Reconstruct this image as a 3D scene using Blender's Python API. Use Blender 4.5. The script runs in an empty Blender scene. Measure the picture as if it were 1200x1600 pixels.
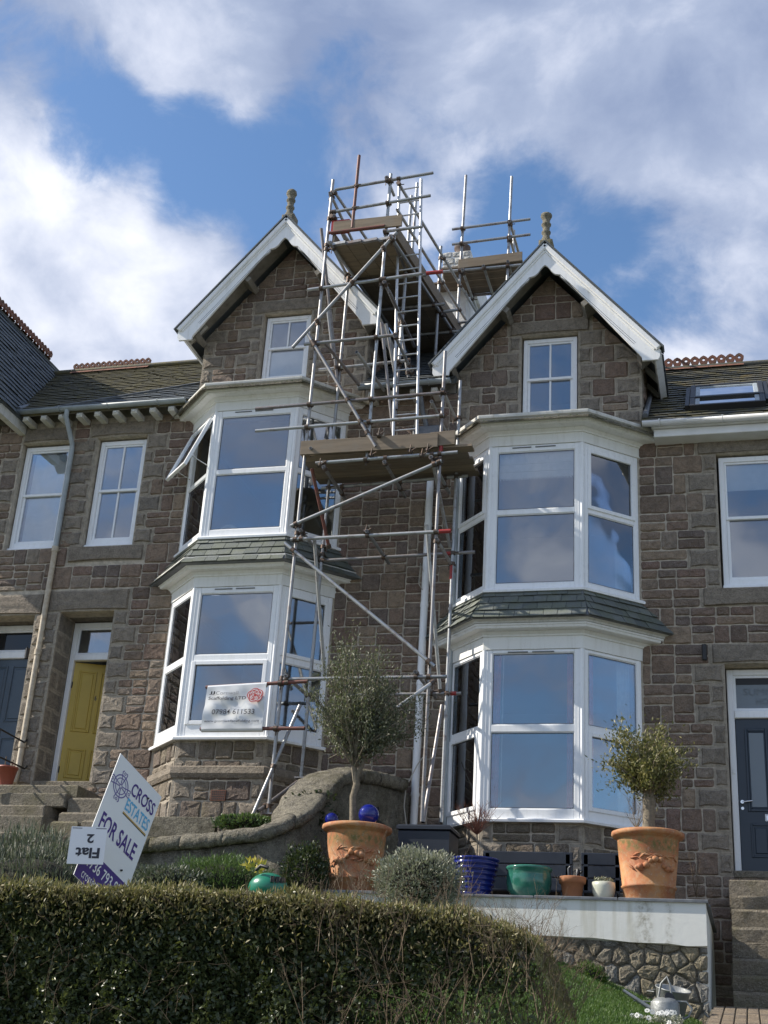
import bpy, math, random
import numpy as np
from mathutils import Vector, Matrix
R_ = math.radians
rnd = random.Random(7)
S = bpy.context.scene
COL = S.collection

# ------------------------------------------------------------------ camera, sky, sun, exposure
FPX = 2055.4
RIGHT = Vector((0.96587, 0.25095, 0.05872)).normalized()
DOWN = Vector((-0.04745, 0.39373, -0.91800))
FWD = Vector((-0.25341, 0.88401, 0.39286)).normalized()
DOWN = (DOWN - DOWN.dot(RIGHT) * RIGHT); DOWN = (DOWN - DOWN.dot(FWD) * FWD).normalized()
cam = bpy.data.cameras.new('camera')
camo = bpy.data.objects.new('camera', cam); COL.objects.link(camo)
cam.sensor_fit = 'VERTICAL'; cam.sensor_height = 24.0; cam.lens = 24.0 * FPX / 1600.0
cam.clip_start = 0.1; cam.clip_end = 2000
m = Matrix.Identity(4)
for i in range(3):
    m[i][0] = RIGHT[i]; m[i][1] = -DOWN[i]; m[i][2] = -FWD[i]
camo.matrix_world = m
S.camera = camo
S.render.resolution_x = 768; S.render.resolution_y = 1024

def ray(px, py):
    return RIGHT * ((px - 600) / FPX) + DOWN * ((py - 800) / FPX) + FWD
def at(px, py, Y):
    d = ray(px, py); return d * (Y / d.y)
def proj(p):
    p = Vector(p); z = p.dot(FWD)
    if z < .05: return (-1e4, -1e4, z)
    return (600 + FPX * p.dot(RIGHT) / z, 800 + FPX * p.dot(DOWN) / z, z)

SUN_EL, SUN_AZ = 38.0, 259.0          # azimuth clockwise from +Y, so the sun stands at the left, a little in front of the facade
sd = Vector((math.sin(R_(SUN_AZ)) * math.cos(R_(SUN_EL)), math.cos(R_(SUN_AZ)) * math.cos(R_(SUN_EL)), math.sin(R_(SUN_EL))))
sun = bpy.data.lights.new('sun', 'SUN'); sun.energy = 3.7; sun.angle = R_(0.5); sun.color = (1.0, 0.93, 0.82)
suno = bpy.data.objects.new('sun', sun); COL.objects.link(suno)
suno.rotation_euler = (-sd).to_track_quat('-Z', 'Y').to_euler()
suno.location = (-20, 0, 30)

S.view_settings.view_transform = 'Standard'; S.view_settings.look = 'None'
S.view_settings.exposure = 0.92; S.view_settings.gamma = 1.0; S.view_settings.use_curve_mapping = False

# ---- node helper
class NT:
    def __init__(s, tree): s.t = tree; tree.nodes.clear()
    def n(s, typ, **kw):
        nd = s.t.nodes.new(typ)
        for k, v in kw.items():
            if k[0] == '_': nd.inputs[k[1:].replace('_', ' ')].default_value = v
            else: setattr(nd, k, v)
        return nd
    def l(s, a, b): s.t.links.new(a, b)
    def math(s, op, a, b=None, c=None, clamp=False):
        nd = s.n('ShaderNodeMath', operation=op); nd.use_clamp = clamp
        for i, v in enumerate((a, b, c)):
            if v is None: continue
            if isinstance(v, (int, float)): nd.inputs[i].default_value = v
            else: s.l(v, nd.inputs[i])
        return nd.outputs[0]
    def mix(s, f, a, b, blend='MIX'):
        nd = s.n('ShaderNodeMix', data_type='RGBA', blend_type=blend)
        for sock, v in ((nd.inputs[0], f), (nd.inputs[6], a), (nd.inputs[7], b)):
            if isinstance(v, (int, float)): sock.default_value = v
            elif isinstance(v, (tuple, list)): sock.default_value = (*v[:3], 1)
            else: s.l(v, sock)
        return nd.outputs[2]
    def noise(s, vec, scale, detail=4, rough=.55, dist=0.0):
        nd = s.n('ShaderNodeTexNoise'); nd.inputs['Scale'].default_value = scale
        nd.inputs['Detail'].default_value = detail; nd.inputs['Roughness'].default_value = rough
        nd.inputs['Distortion'].default_value = dist
        if vec is not None: s.l(vec, nd.inputs['Vector'])
        return nd.outputs[0]
    def rng(s, v, a, b, c=0., d=1., smooth=False):
        nd = s.n('ShaderNodeMapRange', interpolation_type='SMOOTHSTEP' if smooth else 'LINEAR')
        s.l(v, nd.inputs[0])
        for i, x in enumerate((a, b, c, d)): nd.inputs[i + 1].default_value = x
        return nd.outputs[0]
    def ramp(s, v, stops):
        nd = s.n('ShaderNodeValToRGB'); e = nd.color_ramp.elements
        while len(e) < len(stops): e.new(.5)
        for el, (p, c) in zip(e, stops): el.position = p; el.color = (*c, 1)
        s.l(v, nd.inputs[0]); return nd.outputs[0]

# ---- world: Nishita sky with a broken cloud cover
W = bpy.data.worlds.new('World'); S.world = W; W.use_nodes = True
w = NT(W.node_tree)
sky = w.n('ShaderNodeTexSky', sky_type='NISHITA'); sky.sun_disc = False
sky.sun_elevation = R_(SUN_EL); sky.sun_rotation = R_(SUN_AZ); sky.air_density = 1.0; sky.dust_density = 0.6; sky.ozone_density = 2.2
tc = w.n('ShaderNodeTexCoord'); D = tc.outputs['Generated']
mp = w.n('ShaderNodeMapping'); mp.inputs['Scale'].default_value = (1, 1, 1.35); w.l(D, mp.inputs[0]); DV = mp.outputs[0]
warp = w.n('ShaderNodeVectorMath', operation='MULTIPLY_ADD'); wn = w.n('ShaderNodeTexNoise'); wn.inputs['Scale'].default_value = 4.0; wn.inputs['Detail'].default_value = 3; w.l(DV, wn.inputs['Vector'])
w.l(wn.outputs['Color'], warp.inputs[0]); warp.inputs[1].default_value = (.10, .10, .10); w.l(DV, warp.inputs[2]); DW = warp.outputs[0]
big = w.noise(DW, 4.2, 10, .56, .1)
fine = w.noise(DW, 13.0, 10, .62, .2)
cov = w.math('ADD', w.math('MULTIPLY', w.math('SUBTRACT', big, .5), 1.05), w.math('MULTIPLY', w.math('SUBTRACT', fine, .5), .62))
cov = w.math('ADD', cov, .535)
BL = [((-.455, .712, .535), 5.5, .26), ((-.395, .748, .532), 4.2, .20), ((-.35, .775, .525), 3.0, .10), ((-.49, .668, .560), 4.5, .24), ((-.25, .690, .677), 7, .22), ((-.376, .661, .650), 3.4, .04),
      ((-.457, .646, .611), 3.6, -.34), ((-.405, .690, .605), 3.4, -.33), ((-.335, .726, .600), 3.4, -.28), ((-.30, .748, .59), 2.8, -.16), ((-.245, .733, .630), 3.4, -.22),
      ((-.115, .790, .601), 3.6, -.16), ((-.175, .765, .622), 3.6, -.12), ((-.048, .766, .641), 5.5, .09), ((-.01, .832, .553), 6, .14), ((.03, .80, .590), 6, .0),
      ((-.235, .763, .597), 3.0, .12), ((-.30, .758, .578), 2.6, .10), ((-.085, .815, .575), 3.0, -.11), ((-.12, .71, .69), 7, .18), ((-.433, .625, .65), 3.5, .10)]
for c, rdeg, wt in BL:
    c = Vector(c).normalized()
    dp = w.n('ShaderNodeVectorMath', operation='DOT_PRODUCT'); w.l(D, dp.inputs[0]); dp.inputs[1].default_value = c
    g = w.rng(dp.outputs['Value'], math.cos(R_(rdeg * 1.5)), math.cos(R_(rdeg * .1)), 0, wt, True)
    cov = w.math('ADD', cov, g)
mask = w.rng(cov, .375, .64, 0, 1, True)
shade = w.noise(DW, 6.5, 8, .55, .1)
dens = w.rng(cov, .40, .85, 0, 1)
lum = w.math('ADD', w.math('MULTIPLY', w.rng(shade, .34, .66, 0, 1), .66), w.math('MULTIPLY', dens, .34))
sp_ = w.n('ShaderNodeSeparateXYZ'); w.l(D, sp_.inputs[0])
lum = w.math('SUBTRACT', lum, w.rng(sp_.outputs[2], .585, .68, 0, .36, True), clamp=True)      # clouds higher overhead show their greyer undersides
ccol = w.ramp(lum, [(0.0, (1.5, 1.9, 2.9)), (.35, (2.25, 2.65, 3.6)), (.60, (3.5, 3.8, 4.6)), (1.0, (5.7, 5.8, 6.15))])
hs = w.n('ShaderNodeHueSaturation'); hs.inputs['Saturation'].default_value = 1.12; hs.inputs['Value'].default_value = .92; w.l(sky.outputs[0], hs.inputs['Color'])
skc = w.mix(mask, hs.outputs[0], ccol)
bg = w.n('ShaderNodeBackground'); bg.inputs['Strength'].default_value = 0.105; w.l(skc, bg.inputs[0])
wo = w.n('ShaderNodeOutputWorld'); w.l(bg.outputs[0], wo.inputs[0])

# ------------------------------------------------------------------ materials
def newmat(name):
    mt = bpy.data.materials.new(name); mt.use_nodes = True
    return mt, NT(mt.node_tree)
def finish(t, col, rough=.6, metal=0., bump=None, bstr=.3, bdist=.01, spec=None, extra=None):
    b = t.n('ShaderNodeBsdfPrincipled')
    for sock, v in (('Base Color', col), ('Roughness', rough), ('Metallic', metal)):
        if isinstance(v, (int, float)): b.inputs[sock].default_value = v
        elif isinstance(v, (tuple, list)): b.inputs[sock].default_value = (*v[:3], 1)
        else: t.l(v, b.inputs[sock])
    if spec is not None: b.inputs['Specular IOR Level'].default_value = spec
    if bump is not None:
        bn = t.n('ShaderNodeBump'); bn.inputs['Strength'].default_value = bstr; bn.inputs['Distance'].default_value = bdist
        t.l(bump, bn.inputs['Height']); t.l(bn.outputs[0], b.inputs['Normal'])
    if extra: extra(b)
    o = t.n('ShaderNodeOutputMaterial'); t.l(b.outputs[0], o.inputs[0]); return b
def geo(t): return t.n('ShaderNodeNewGeometry')
def pos(t): return geo(t).outputs['Position']
def rand1(t):
    g = geo(t); oi = t.n('ShaderNodeObjectInfo')
    return t.math('FRACT', t.math('ADD', g.outputs['Random Per Island'], oi.outputs['Random']))
def M_stone(name, stops, speck=.35, bs=.6, lich=None, mott=.55):
    mt, t = newmat(name); P = pos(t); r = rand1(t)
    base = t.ramp(r, stops)
    n1 = t.noise(P, 11, 6, .68); n2 = t.noise(P, 60, 4, .75); n3 = t.noise(P, 2.2, 4, .6); n4 = t.noise(P, 26, 5, .7, .4)
    base = t.mix(t.rng(n1, .42, .62, 0, mott), base, t.mix(.62, base, (.045, .04, .036)))
    base = t.mix(t.rng(n4, .54, .68, 0, .34), base, t.mix(.5, base, (.36, .31, .26)))
    base = t.mix(t.rng(n2, .55, .64, 0, speck), base, (.46, .42, .37))
    base = t.mix(t.rng(n2, .44, .36, 0, speck), base, (.03, .026, .024))
    base = t.mix(t.rng(n3, .50, .68, 0, .28), base, t.mix(.5, base, (.10, .085, .07)))
    if lich: base = t.mix(t.rng(n3, .50, .70, 0, lich[1]), base, lich[0])
    h = t.math('ADD', t.math('MULTIPLY', n1, .55), t.math('ADD', t.math('MULTIPLY', n4, .55), t.math('MULTIPLY', n2, .22)))
    finish(t, base, .9, 0, h, min(1, bs * 1.3), .075, .25); return mt
MT = {}
MT['rubble'] = M_stone('granite_rubble', [(0, (.17, .125, .098)), (.15, (.31, .23, .165)), (.3, (.22, .150, .118)), (.45, (.36, .275, .195)), (.6, (.19, .15, .13)), (.75, (.31, .235, .175)), (.9, (.25, .165, .13)), (1, (.33, .28, .22))], .30)
MT['dressed'] = M_stone('dressed_granite', [(0, (.27, .23, .185)), (.5, (.34, .29, .23)), (1, (.25, .22, .185))], .42, .7)
MT['plinth'] = M_stone('plinth_granite', [(0, (0.183, 0.140, 0.116)), (.4, (0.268, 0.226, 0.171)), (.7, (0.195, 0.152, 0.128)), (1, (0.244, 0.201, 0.146))], .4, .7, ((0.195, 0.171, 0.061), .25))
MT['mortar'] = M_stone('lime_mortar', [(0, (.56, .49, .395)), (1, (.56, .49, .395))], .2, .25)
MT['margin'] = M_stone('tooled_margin', [(0, (.36, .315, .25)), (1, (.42, .365, .29))], .3, .35)
MT['gardenstone'] = M_stone('garden_wall_stone', [(0, (.21, .18, .13)), (.3, (.30, .265, .20)), (.5, (.38, .32, .21)), (.75, (.24, .225, .19)), (1, (.34, .33, .30))], .45, .8, ((.14, .14, .06), .35))
MT['earthmortar'] = M_stone('earth_mortar', [(0, (.21, .185, .14)), (1, (.21, .185, .14))], .4, .9, ((.08, .08, .035), .6), .8)
MT['step'] = M_stone('worn_granite_step', [(0, (0.244, 0.213, 0.159)), (.5, (0.281, 0.244, 0.189)), (1, (0.207, 0.189, 0.146))], .5, .8, ((0.159, 0.146, 0.061), .5))
MT['wallrender'] = M_stone('weathered_render', [(0, (.24, .22, .165)), (1, (.24, .22, .165))], .55, .9, ((.075, .07, .04), .85), .85)
MT['coping'] = M_stone('mossy_coping', [(0, (.24, .22, .17)), (1, (.24, .22, .17))], .65, 1, ((.075, .07, .03), .9), .95)
MT['finial'] = M_stone('lichen_stone', [(0, (.26, .24, .18)), (1, (.26, .24, .18))], .4, .8, ((.22, .19, .05), .6))

def M_simple(name, col, rough=.5, metal=0., nz=None, scale=6, bs=.0, spec=None):
    mt, t = newmat(name); P = pos(t)
    n = t.noise(P, scale, 5, .6)
    c = t.mix(t.rng(n, .35, .7, 0, 1), col, nz) if nz else col
    finish(t, c, rough, metal, t.noise(P, scale * 5, 4) if bs else None, bs, .01, spec); return mt
def M_paint(name, col, dirt, rough, amt):
    mt, t = newmat(name); P = pos(t); mp = t.n('ShaderNodeMapping'); mp.inputs['Scale'].default_value = (14, 14, 1.3); t.l(P, mp.inputs[0])
    n = t.noise(mp.outputs[0], 1, 6, .65); n2 = t.noise(P, 3.5, 6, .7); n3 = t.noise(P, 45, 3, .6)
    c = t.mix(t.math('MULTIPLY', t.rng(n, .48, .72, 0, 1), t.rng(n2, .38, .62, .15, amt)), col, dirt)
    c = t.mix(t.rng(n3, .62, .70, 0, amt * .6), c, dirt)
    finish(t, c, t.rng(n2, .3, .7, rough * .8, rough * 1.4), 0, n3, .12, .004); return mt
MT['upvc'] = M_paint('white_upvc', (.87, .88, .89), (.60, .60, .57), .28, .35)
MT['paintwood'] = M_paint('old_white_paint', (.80, .80, .77), (.50, .48, .41), .45, .45)
MT['dirtypaint'] = M_paint('grey_weathered_paint', (.62, .61, .57), (.30, .29, .24), .6, .8)
MT['barge'] = M_paint('bargeboard_paint', (.88, .88, .87), (.50, .49, .43), .4, .45)
MT['black'] = M_simple('black_rubber', (.012, .012, .013), .5)
MT['groove'] = M_simple('dark_groove', (.16, .17, .18), .6)
MT['lead'] = M_simple('lead_flashing', (.11, .12, .135), .5, .2, (.2, .21, .22), 8, .3)
MT['gutterg'] = M_simple('grey_gutter', (.36, .40, .42), .45, 0, (.26, .29, .30), 5)
MT['gutterw'] = M_simple('white_gutter', (.80, .80, .80), .35, 0, (.7, .7, .69), 3)
MT['creampipe'] = M_simple('cream_iron_pipe', (.52, .46, .36), .55, 0, (.36, .28, .19), 9, .3)
MT['navy'] = M_simple('navy_door_paint', (.022, .034, .052), .35, 0, (.028, .042, .06), 2)
MT['blued'] = M_simple('slate_blue_door_paint', (.060, .088, .125), .4, 0, (.048, .072, .10), 3)
MT['yellow'] = M_simple('mustard_door_paint', (.52, .37, .05), .4, 0, (.47, .33, .045), 2)
MT['navyfurn'] = M_simple('navy_plastic', (.014, .019, .030), .45, 0, (.02, .026, .04), 3, .1)
MT['chrome'] = M_simple('chrome', (.75, .76, .78), .22, .9)
MT['iron'] = M_simple('black_iron', (.015, .015, .016), .5)
MT['blind'] = M_simple('white_blind', (.78, .80, .80), .8, 0, (.66, .69, .70), 12)
MT['curtain'] = M_simple('coral_curtain', (.62, .16, .12), .9, 0, (.45, .1, .08), 14)
MT['pale'] = M_simple('white_curtain', (.62, .62, .60), .9, 0, (.5, .5, .48), 14)
MT['room'] = M_simple('room_wall', (.42, .40, .37), .9)
MT['sofa'] = M_simple('white_cushion', (.7, .72, .75), .9)
MT['chimw'] = M_simple('white_masonry_paint', (.78, .78, .76), .8, 0, (.58, .57, .54), 7, .6)
MT['pot'] = M_simple('old_chimney_pot', (.075, .055, .05), .8, 0, (.13, .09, .07), 14, .3)
MT['redclay'] = M_simple('red_ridge_clay', (.20, .075, .045), .8, 0, (.10, .06, .04), 9, .5)
MT['redpot'] = M_simple('red_plastic_pot', (.28, .07, .04), .5)
MT['cable'] = M_simple('pale_cable', (.45, .42, .36), .6)
MT['flashred'] = M_simple('red_paint', (.38, .035, .03), .45, 0, (.22, .03, .03), 20)

def M_slate(name, stops, moss=None, mossamt=.5, gold=None):
    mt, t = newmat(name); P = pos(t); r = rand1(t)
    base = t.ramp(r, stops); n = t.noise(P, 5, 5, .65); n2 = t.noise(P, 40, 4)
    base = t.mix(t.rng(n2, .35, .7, 0, .5), base, t.mix(.5, base, (.05, .05, .05)))
    if moss: base = t.mix(t.rng(n, .42, .62, 0, mossamt), base, moss)
    if gold:
        n3 = t.noise(P, 3.2, 5, .7); base = t.mix(t.rng(n3, .58, .70, 0, .6), base, gold)
    finish(t, base, .6, 0, n2, .5, .01, .35); return mt
MT['slateg'] = M_slate('bay_slate', [(0, (.105, .12, .11)), (.35, (.155, .17, .155)), (.7, (.12, .135, .13)), (1, (.19, .205, .185))], (.13, .145, .06), .3)
MT['slater'] = M_slate('mossy_roof_slate', [(0, (.07, .075, .07)), (.5, (.10, .095, .075)), (1, (.055, .06, .06))], (.135, .115, .045), .75, (.24, .16, .03))
MT['slatel'] = M_slate('olive_roof_slate', [(0, (.11, .10, .07)), (.5, (.14, .13, .085)), (1, (.09, .085, .06))], (.15, .13, .05), .8)
MT['slateb'] = M_slate('blue_roof_slate', [(0, (.085, .10, .115)), (.5, (.115, .13, .145)), (1, (.07, .085, .10))], (.12, .12, .09), .35)

def M_glass(name='window_glass', f0=.15, tint=(.86, .9, .96)):
    mt, t = newmat(name)
    tr = t.n('ShaderNodeBsdfTransparent'); tr.inputs[0].default_value = (.90, .92, .92, 1)
    gl = t.n('ShaderNodeBsdfGlossy'); gl.inputs['Roughness'].default_value = .012; gl.inputs['Color'].default_value = (*tint, 1)
    P = pos(t); bn = t.n('ShaderNodeBump'); bn.inputs['Strength'].default_value = .12; bn.inputs['Distance'].default_value = .02
    t.l(t.noise(P, 1.6, 1), bn.inputs['Height']); t.l(bn.outputs[0], gl.inputs['Normal'])
    fr = t.n('ShaderNodeFresnel'); fr.inputs[0].default_value = 1.5
    f = t.math('ADD', t.math('MULTIPLY', fr.outputs[0], 1.0), f0, clamp=True)
    mx = t.n('ShaderNodeMixShader'); t.l(f, mx.inputs[0]); t.l(tr.outputs[0], mx.inputs[1]); t.l(gl.outputs[0], mx.inputs[2])
    o = t.n('ShaderNodeOutputMaterial'); t.l(mx.outputs[0], o.inputs[0]); return mt
MT['glass'] = M_glass()

def M_steel():
    mt, t = newmat('galvanised_tube'); P = pos(t); oi = t.n('ShaderNodeObjectInfo'); r = oi.outputs['Random']
    c = t.ramp(r, [(0, (.42, .44, .45)), (.35, (.30, .31, .32)), (.6, (.46, .47, .47)), (.8, (.20, .18, .18)), (1, (.36, .37, .37))])
    n = t.noise(P, 7, 5, .7)
    c = t.mix(t.rng(n, .50, .66, 0, .55), c, (.14, .085, .065))
    c = t.mix(t.rng(t.noise(P, 30, 3), .6, .7, 0, .5), c, (.45, .45, .44))
    finish(t, c, t.rng(n, .3, .7, .34, .6), .55, t.noise(P, 60, 3), .15, .005); return mt
MT['steel'] = M_steel()
MT['alu'] = M_simple('ladder_aluminium', (.62, .63, .64), .35, .7, (.45, .45, .45), 8)
MT['coupler'] = M_simple('dark_coupler', (.07, .065, .06), .55, .5, (.16, .10, .07), 20, .3)
MT['redtube'] = M_simple('red_oxide_tube', (.20, .065, .05), .6, .1, (.12, .075, .06), 10, .2)
def M_board():
    mt, t = newmat('scaffold_board'); tcn = t.n('ShaderNodeTexCoord'); oi = t.n('ShaderNodeObjectInfo')
    mp = t.n('ShaderNodeMapping'); t.l(tcn.outputs['Object'], mp.inputs[0]); mp.inputs['Scale'].default_value = (1.5, 22, 22)
    g = t.noise(mp.outputs[0], 1.0, 6, .6, .6); P = pos(t)
    c = t.ramp(oi.outputs['Random'], [(0, (.24, .185, .125)), (.5, (.17, .135, .10)), (1, (.29, .225, .155))])
    c = t.mix(t.rng(g, .4, .7, 0, .6), c, (.09, .07, .05))
    c = t.mix(t.rng(t.noise(P, 4, 4), .5, .75, 0, .5), c, (.20, .185, .16))
    finish(t, c, .85, 0, g, .35, .006); return mt
MT['board'] = M_board()

def M_leaf(name, stops, trans=.35, rough=.5):
    mt, t = newmat(name); r = geo(t).outputs['Random Per Island']
    c = t.ramp(r, stops)
    d = t.n('ShaderNodeBsdfPrincipled'); t.l(c, d.inputs['Base Color']); d.inputs['Roughness'].default_value = rough
    tl = t.n('ShaderNodeBsdfTranslucent'); t.l(t.mix(.4, c, (.12, .16, .02)), tl.inputs[0])
    mx = t.n('ShaderNodeMixShader'); mx.inputs[0].default_value = trans; t.l(d.outputs[0], mx.inputs[1]); t.l(tl.outputs[0], mx.inputs[2])
    o = t.n('ShaderNodeOutputMaterial'); t.l(mx.outputs[0], o.inputs[0]); return mt
MT['olive'] = M_leaf('olive_leaf', [(0, (0.056, 0.069, 0.037)), (.4, (0.100, 0.112, 0.062)), (.7, (0.175, 0.188, 0.125)), (1, (0.250, 0.250, 0.163))])
MT['olive2'] = M_leaf('golden_olive_leaf', [(0, (0.069, 0.081, 0.025)), (.4, (0.138, 0.144, 0.044)), (.7, (0.237, 0.213, 0.075)), (1, (0.338, 0.300, 0.150))])
MT['hedge'] = M_leaf('hedge_leaf', [(0, (.028, .042, .018)), (.4, (.050, .072, .028)), (.75, (.078, .10, .038)), (.97, (.12, .13, .05)), (1, (.22, .24, .06))], .25, .38)
MT['hedgetip_sun'] = M_leaf('sunlit_hedge_tip', [(0, (.13, .11, .045)), (.4, (.24, .21, .085)), (.75, (.33, .28, .14)), (1, (.17, .19, .06))], .35)  # tan tips, lightened so the leaf colour carries sunlight on the hedge top
MT['silver'] = M_leaf('silver_leaf', [(0, (0.150, 0.163, 0.112)), (.5, (0.275, 0.288, 0.213)), (1, (0.425, 0.425, 0.338))], .25)
MT['herb'] = M_leaf('herb_leaf', [(0, (0.037, 0.069, 0.025)), (.5, (0.075, 0.138, 0.037)), (1, (0.125, 0.213, 0.062))], .3)
MT['rosemary'] = M_leaf('rosemary_leaf', [(0, (0.037, 0.050, 0.037)), (.5, (0.088, 0.106, 0.075)), (1, (0.250, 0.263, 0.200))], .2)
MT['ivy'] = M_leaf('ivy_leaf', [(0, (.012, .025, .01)), (.7, (.03, .05, .018)), (1, (.06, .08, .03))], .2)
MT['grass'] = M_leaf('grass_blade', [(0, (.035, .085, .012)), (.5, (.06, .14, .02)), (1, (.12, .19, .04))], .35)
MT['yellowleaf'] = M_leaf('yellow_leaf', [(0, (.45, .38, .04)), (1, (.6, .52, .1))], .3)
MT['petal'] = M_leaf('white_petal', [(0, (.75, .75, .72)), (1, (.85, .85, .82))], .2)
MT['bark'] = M_simple('olive_bark', (.24, .20, .145), .9, 0, (.13, .11, .08), 30, .6)
MT['twig'] = M_simple('brown_twig', (.13, .095, .06), .9, 0, (.20, .15, .10), 40)
MT['redtwig'] = M_simple('red_twig', (.17, .06, .04), .8, 0, (.24, .10, .06), 40)
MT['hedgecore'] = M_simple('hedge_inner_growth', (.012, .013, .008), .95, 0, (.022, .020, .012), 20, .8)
MT['soil'] = M_simple('soil', (.05, .038, .025), .95, 0, (.09, .07, .05), 12, .6)
MT['lawn'] = M_simple('lawn_ground', (.035, .07, .014), .95, 0, (.06, .10, .025), 3, .6)
MT['groundm'] = M_simple('garden_ground', (.10, .09, .055), .95, 0, (.07, .11, .035), 2, .6)
MT['asphalt'] = M_simple('asphalt', (.05, .05, .052), .9, 0, (.065, .063, .06), 6, .5)
MT['paver'] = M_stone('brick_paver', [(0, (.22, .17, .12)), (.5, (.28, .22, .15)), (1, (.17, .14, .11))], .35, .5)

def M_terracotta():
    mt, t = newmat('terracotta'); P = pos(t); tcn = t.n('ShaderNodeTexCoord'); sep = t.n('ShaderNodeSeparateXYZ'); t.l(tcn.outputs['Object'], sep.inputs[0])
    n = t.noise(P, 4, 5, .65); n2 = t.noise(P, 14, 5, .7)
    c = t.mix(t.rng(n, .38, .62, 0, 1), (.46, .215, .08), (.36, .125, .055))
    c = t.mix(t.rng(n2, .46, .66, 0, .6), c, (.50, .34, .20))
    c = t.mix(t.rng(t.noise(P, 7, 6, .7), .52, .66, 0, .5), c, (.26, .12, .06))
    z = sep.outputs[2]
    band = t.math('MULTIPLY', t.rng(z, .08, .20, 0, 1, True), t.rng(z, .34, .24, 0, 1, True))
    c = t.mix(t.math('MULTIPLY', band, t.rng(n2, .42, .60, 0, .9)), c, (.14, .12, .03))
    c = t.mix(t.rng(t.noise(P, 30, 4, .7), .58, .68, 0, .35), c, (.55, .46, .36))
    finish(t, c, .8, 0, n2, .3, .01); return mt
MT['terra'] = M_terracotta()
MT['terra2'] = M_simple('small_terracotta', (.36, .15, .065), .8, 0, (.28, .12, .06), 8, .3)
def M_glaze(name, col, c2, rough=.12):
    mt, t = newmat(name); P = pos(t)
    finish(t, t.mix(t.rng(t.noise(P, 6, 5, .6), .4, .7, 0, 1), col, c2), rough, 0, t.noise(P, 12, 3), .08, .01, .6); return mt
MT['cobalt'] = M_glaze('cobalt_glaze', (.008, .014, .13), (.012, .025, .20))
MT['teal'] = M_glaze('teal_glaze', (.02, .115, .085), (.05, .19, .14))
MT['cream'] = M_glaze('cream_glaze', (.55, .55, .46), (.42, .44, .36), .3)
MT['ball'] = M_glaze('blue_glass_ball', (.008, .012, .16), (.01, .02, .2), .04)
MT['greenpl'] = M_simple('green_plastic', (.012, .19, .12), .3, 0, (.02, .15, .09), 5)
MT['zinc'] = M_simple('old_zinc', (.30, .31, .31), .5, .45, (.20, .21, .20), 10, .3)

def M_whitewall():
    mt, t = newmat('painted_render'); P = pos(t); sep = t.n('ShaderNodeSeparateXYZ'); t.l(P, sep.inputs[0])
    mp = t.n('ShaderNodeMapping'); mp.inputs['Scale'].default_value = (5.5, 5.5, .55); t.l(P, mp.inputs[0])
    n = t.noise(mp.outputs[0], 1, 5, .6); n2 = t.noise(P, 12, 5, .7)
    c = t.mix(t.rng(n, .50, .72, 0, .55), (.74, .74, .69), (.34, .30, .16))
    x = sep.outputs[0]
    st = None
    for cx, wd in ((-1.10, .13), (-1.98, .06), (-3.35, .06), (-.84, .05)):
        g = t.math('SUBTRACT', 1, t.math('DIVIDE', t.math('ABSOLUTE', t.math('SUBTRACT', t.math('ADD', x, t.math('MULTIPLY', t.math('SUBTRACT', n, .5), .16)), cx)), wd), clamp=True)
        st = g if st is None else t.math('MAXIMUM', st, g)
    st = t.math('MULTIPLY', t.math('MULTIPLY', st, t.rng(n2, .40, .62, .1, 1)), t.rng(t.noise(P, 30, 4, .7), .35, .6, .3, 1))
    c = t.mix(t.math('MULTIPLY', st, .75), c, (.16, .13, .055))
    finish(t, c, .75, 0, n2, .25, .01); return mt
MT['whitewall'] = M_whitewall()
def flat(name, col, rough=.5):
    mt, t = newmat(name); finish(t, col, rough); return mt
MT['ink'] = flat('dark_ink', (.02, .02, .03)); MT['purple'] = flat('purple_print', (.055, .02, .20)); MT['sky_ink'] = flat('light_blue_print', (.10, .42, .68))
MT['orange_ink'] = flat('gold_line', (.55, .35, .10)); MT['signw'] = flat('sign_white', (.80, .80, .80), .35); MT['red_ink'] = flat('rose_red', (.50, .05, .05)); MT['white_ink'] = flat('white_print', (.82, .82, .82))
MT['grey_ink'] = flat('grey_print', (.22, .22, .24)); MT['banner'] = M_simple('banner_vinyl', (.74, .75, .76), .4, 0, (.66, .67, .68), 3)
MT['etch'] = flat('etched_lettering', (.135, .16, .18), .5); MT['frost'] = flat('frosted_glass', (.17, .20, .225), .25); MT['darkglass'] = flat('dark_glass', (.012, .014, .018), .05)
MT['sale_grey'] = flat('logo_violet', (.16, .13, .33))

# ------------------------------------------------------------------ geometry helpers
WL = {}                                     # world location of every object made here
def setp(o, label=None, cat=None, group=None, kind=None):
    if label: o['label'] = label
    if cat: o['category'] = cat
    if group: o['group'] = group
    if kind: o['kind'] = kind
    return o
def empty(name, loc, label, cat, group=None):
    o = bpy.data.objects.new(name, None); COL.objects.link(o); o.location = loc; o.empty_display_size = .2
    WL[o] = Vector(loc); return setp(o, label, cat, group)
def link(name, me, parent, c):
    o = bpy.data.objects.new(name, me); COL.objects.link(o)
    if parent is not None:
        o.parent = parent; o.location = c - WL[parent]
    else: o.location = c
    WL[o] = Vector(c); return o

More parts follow.
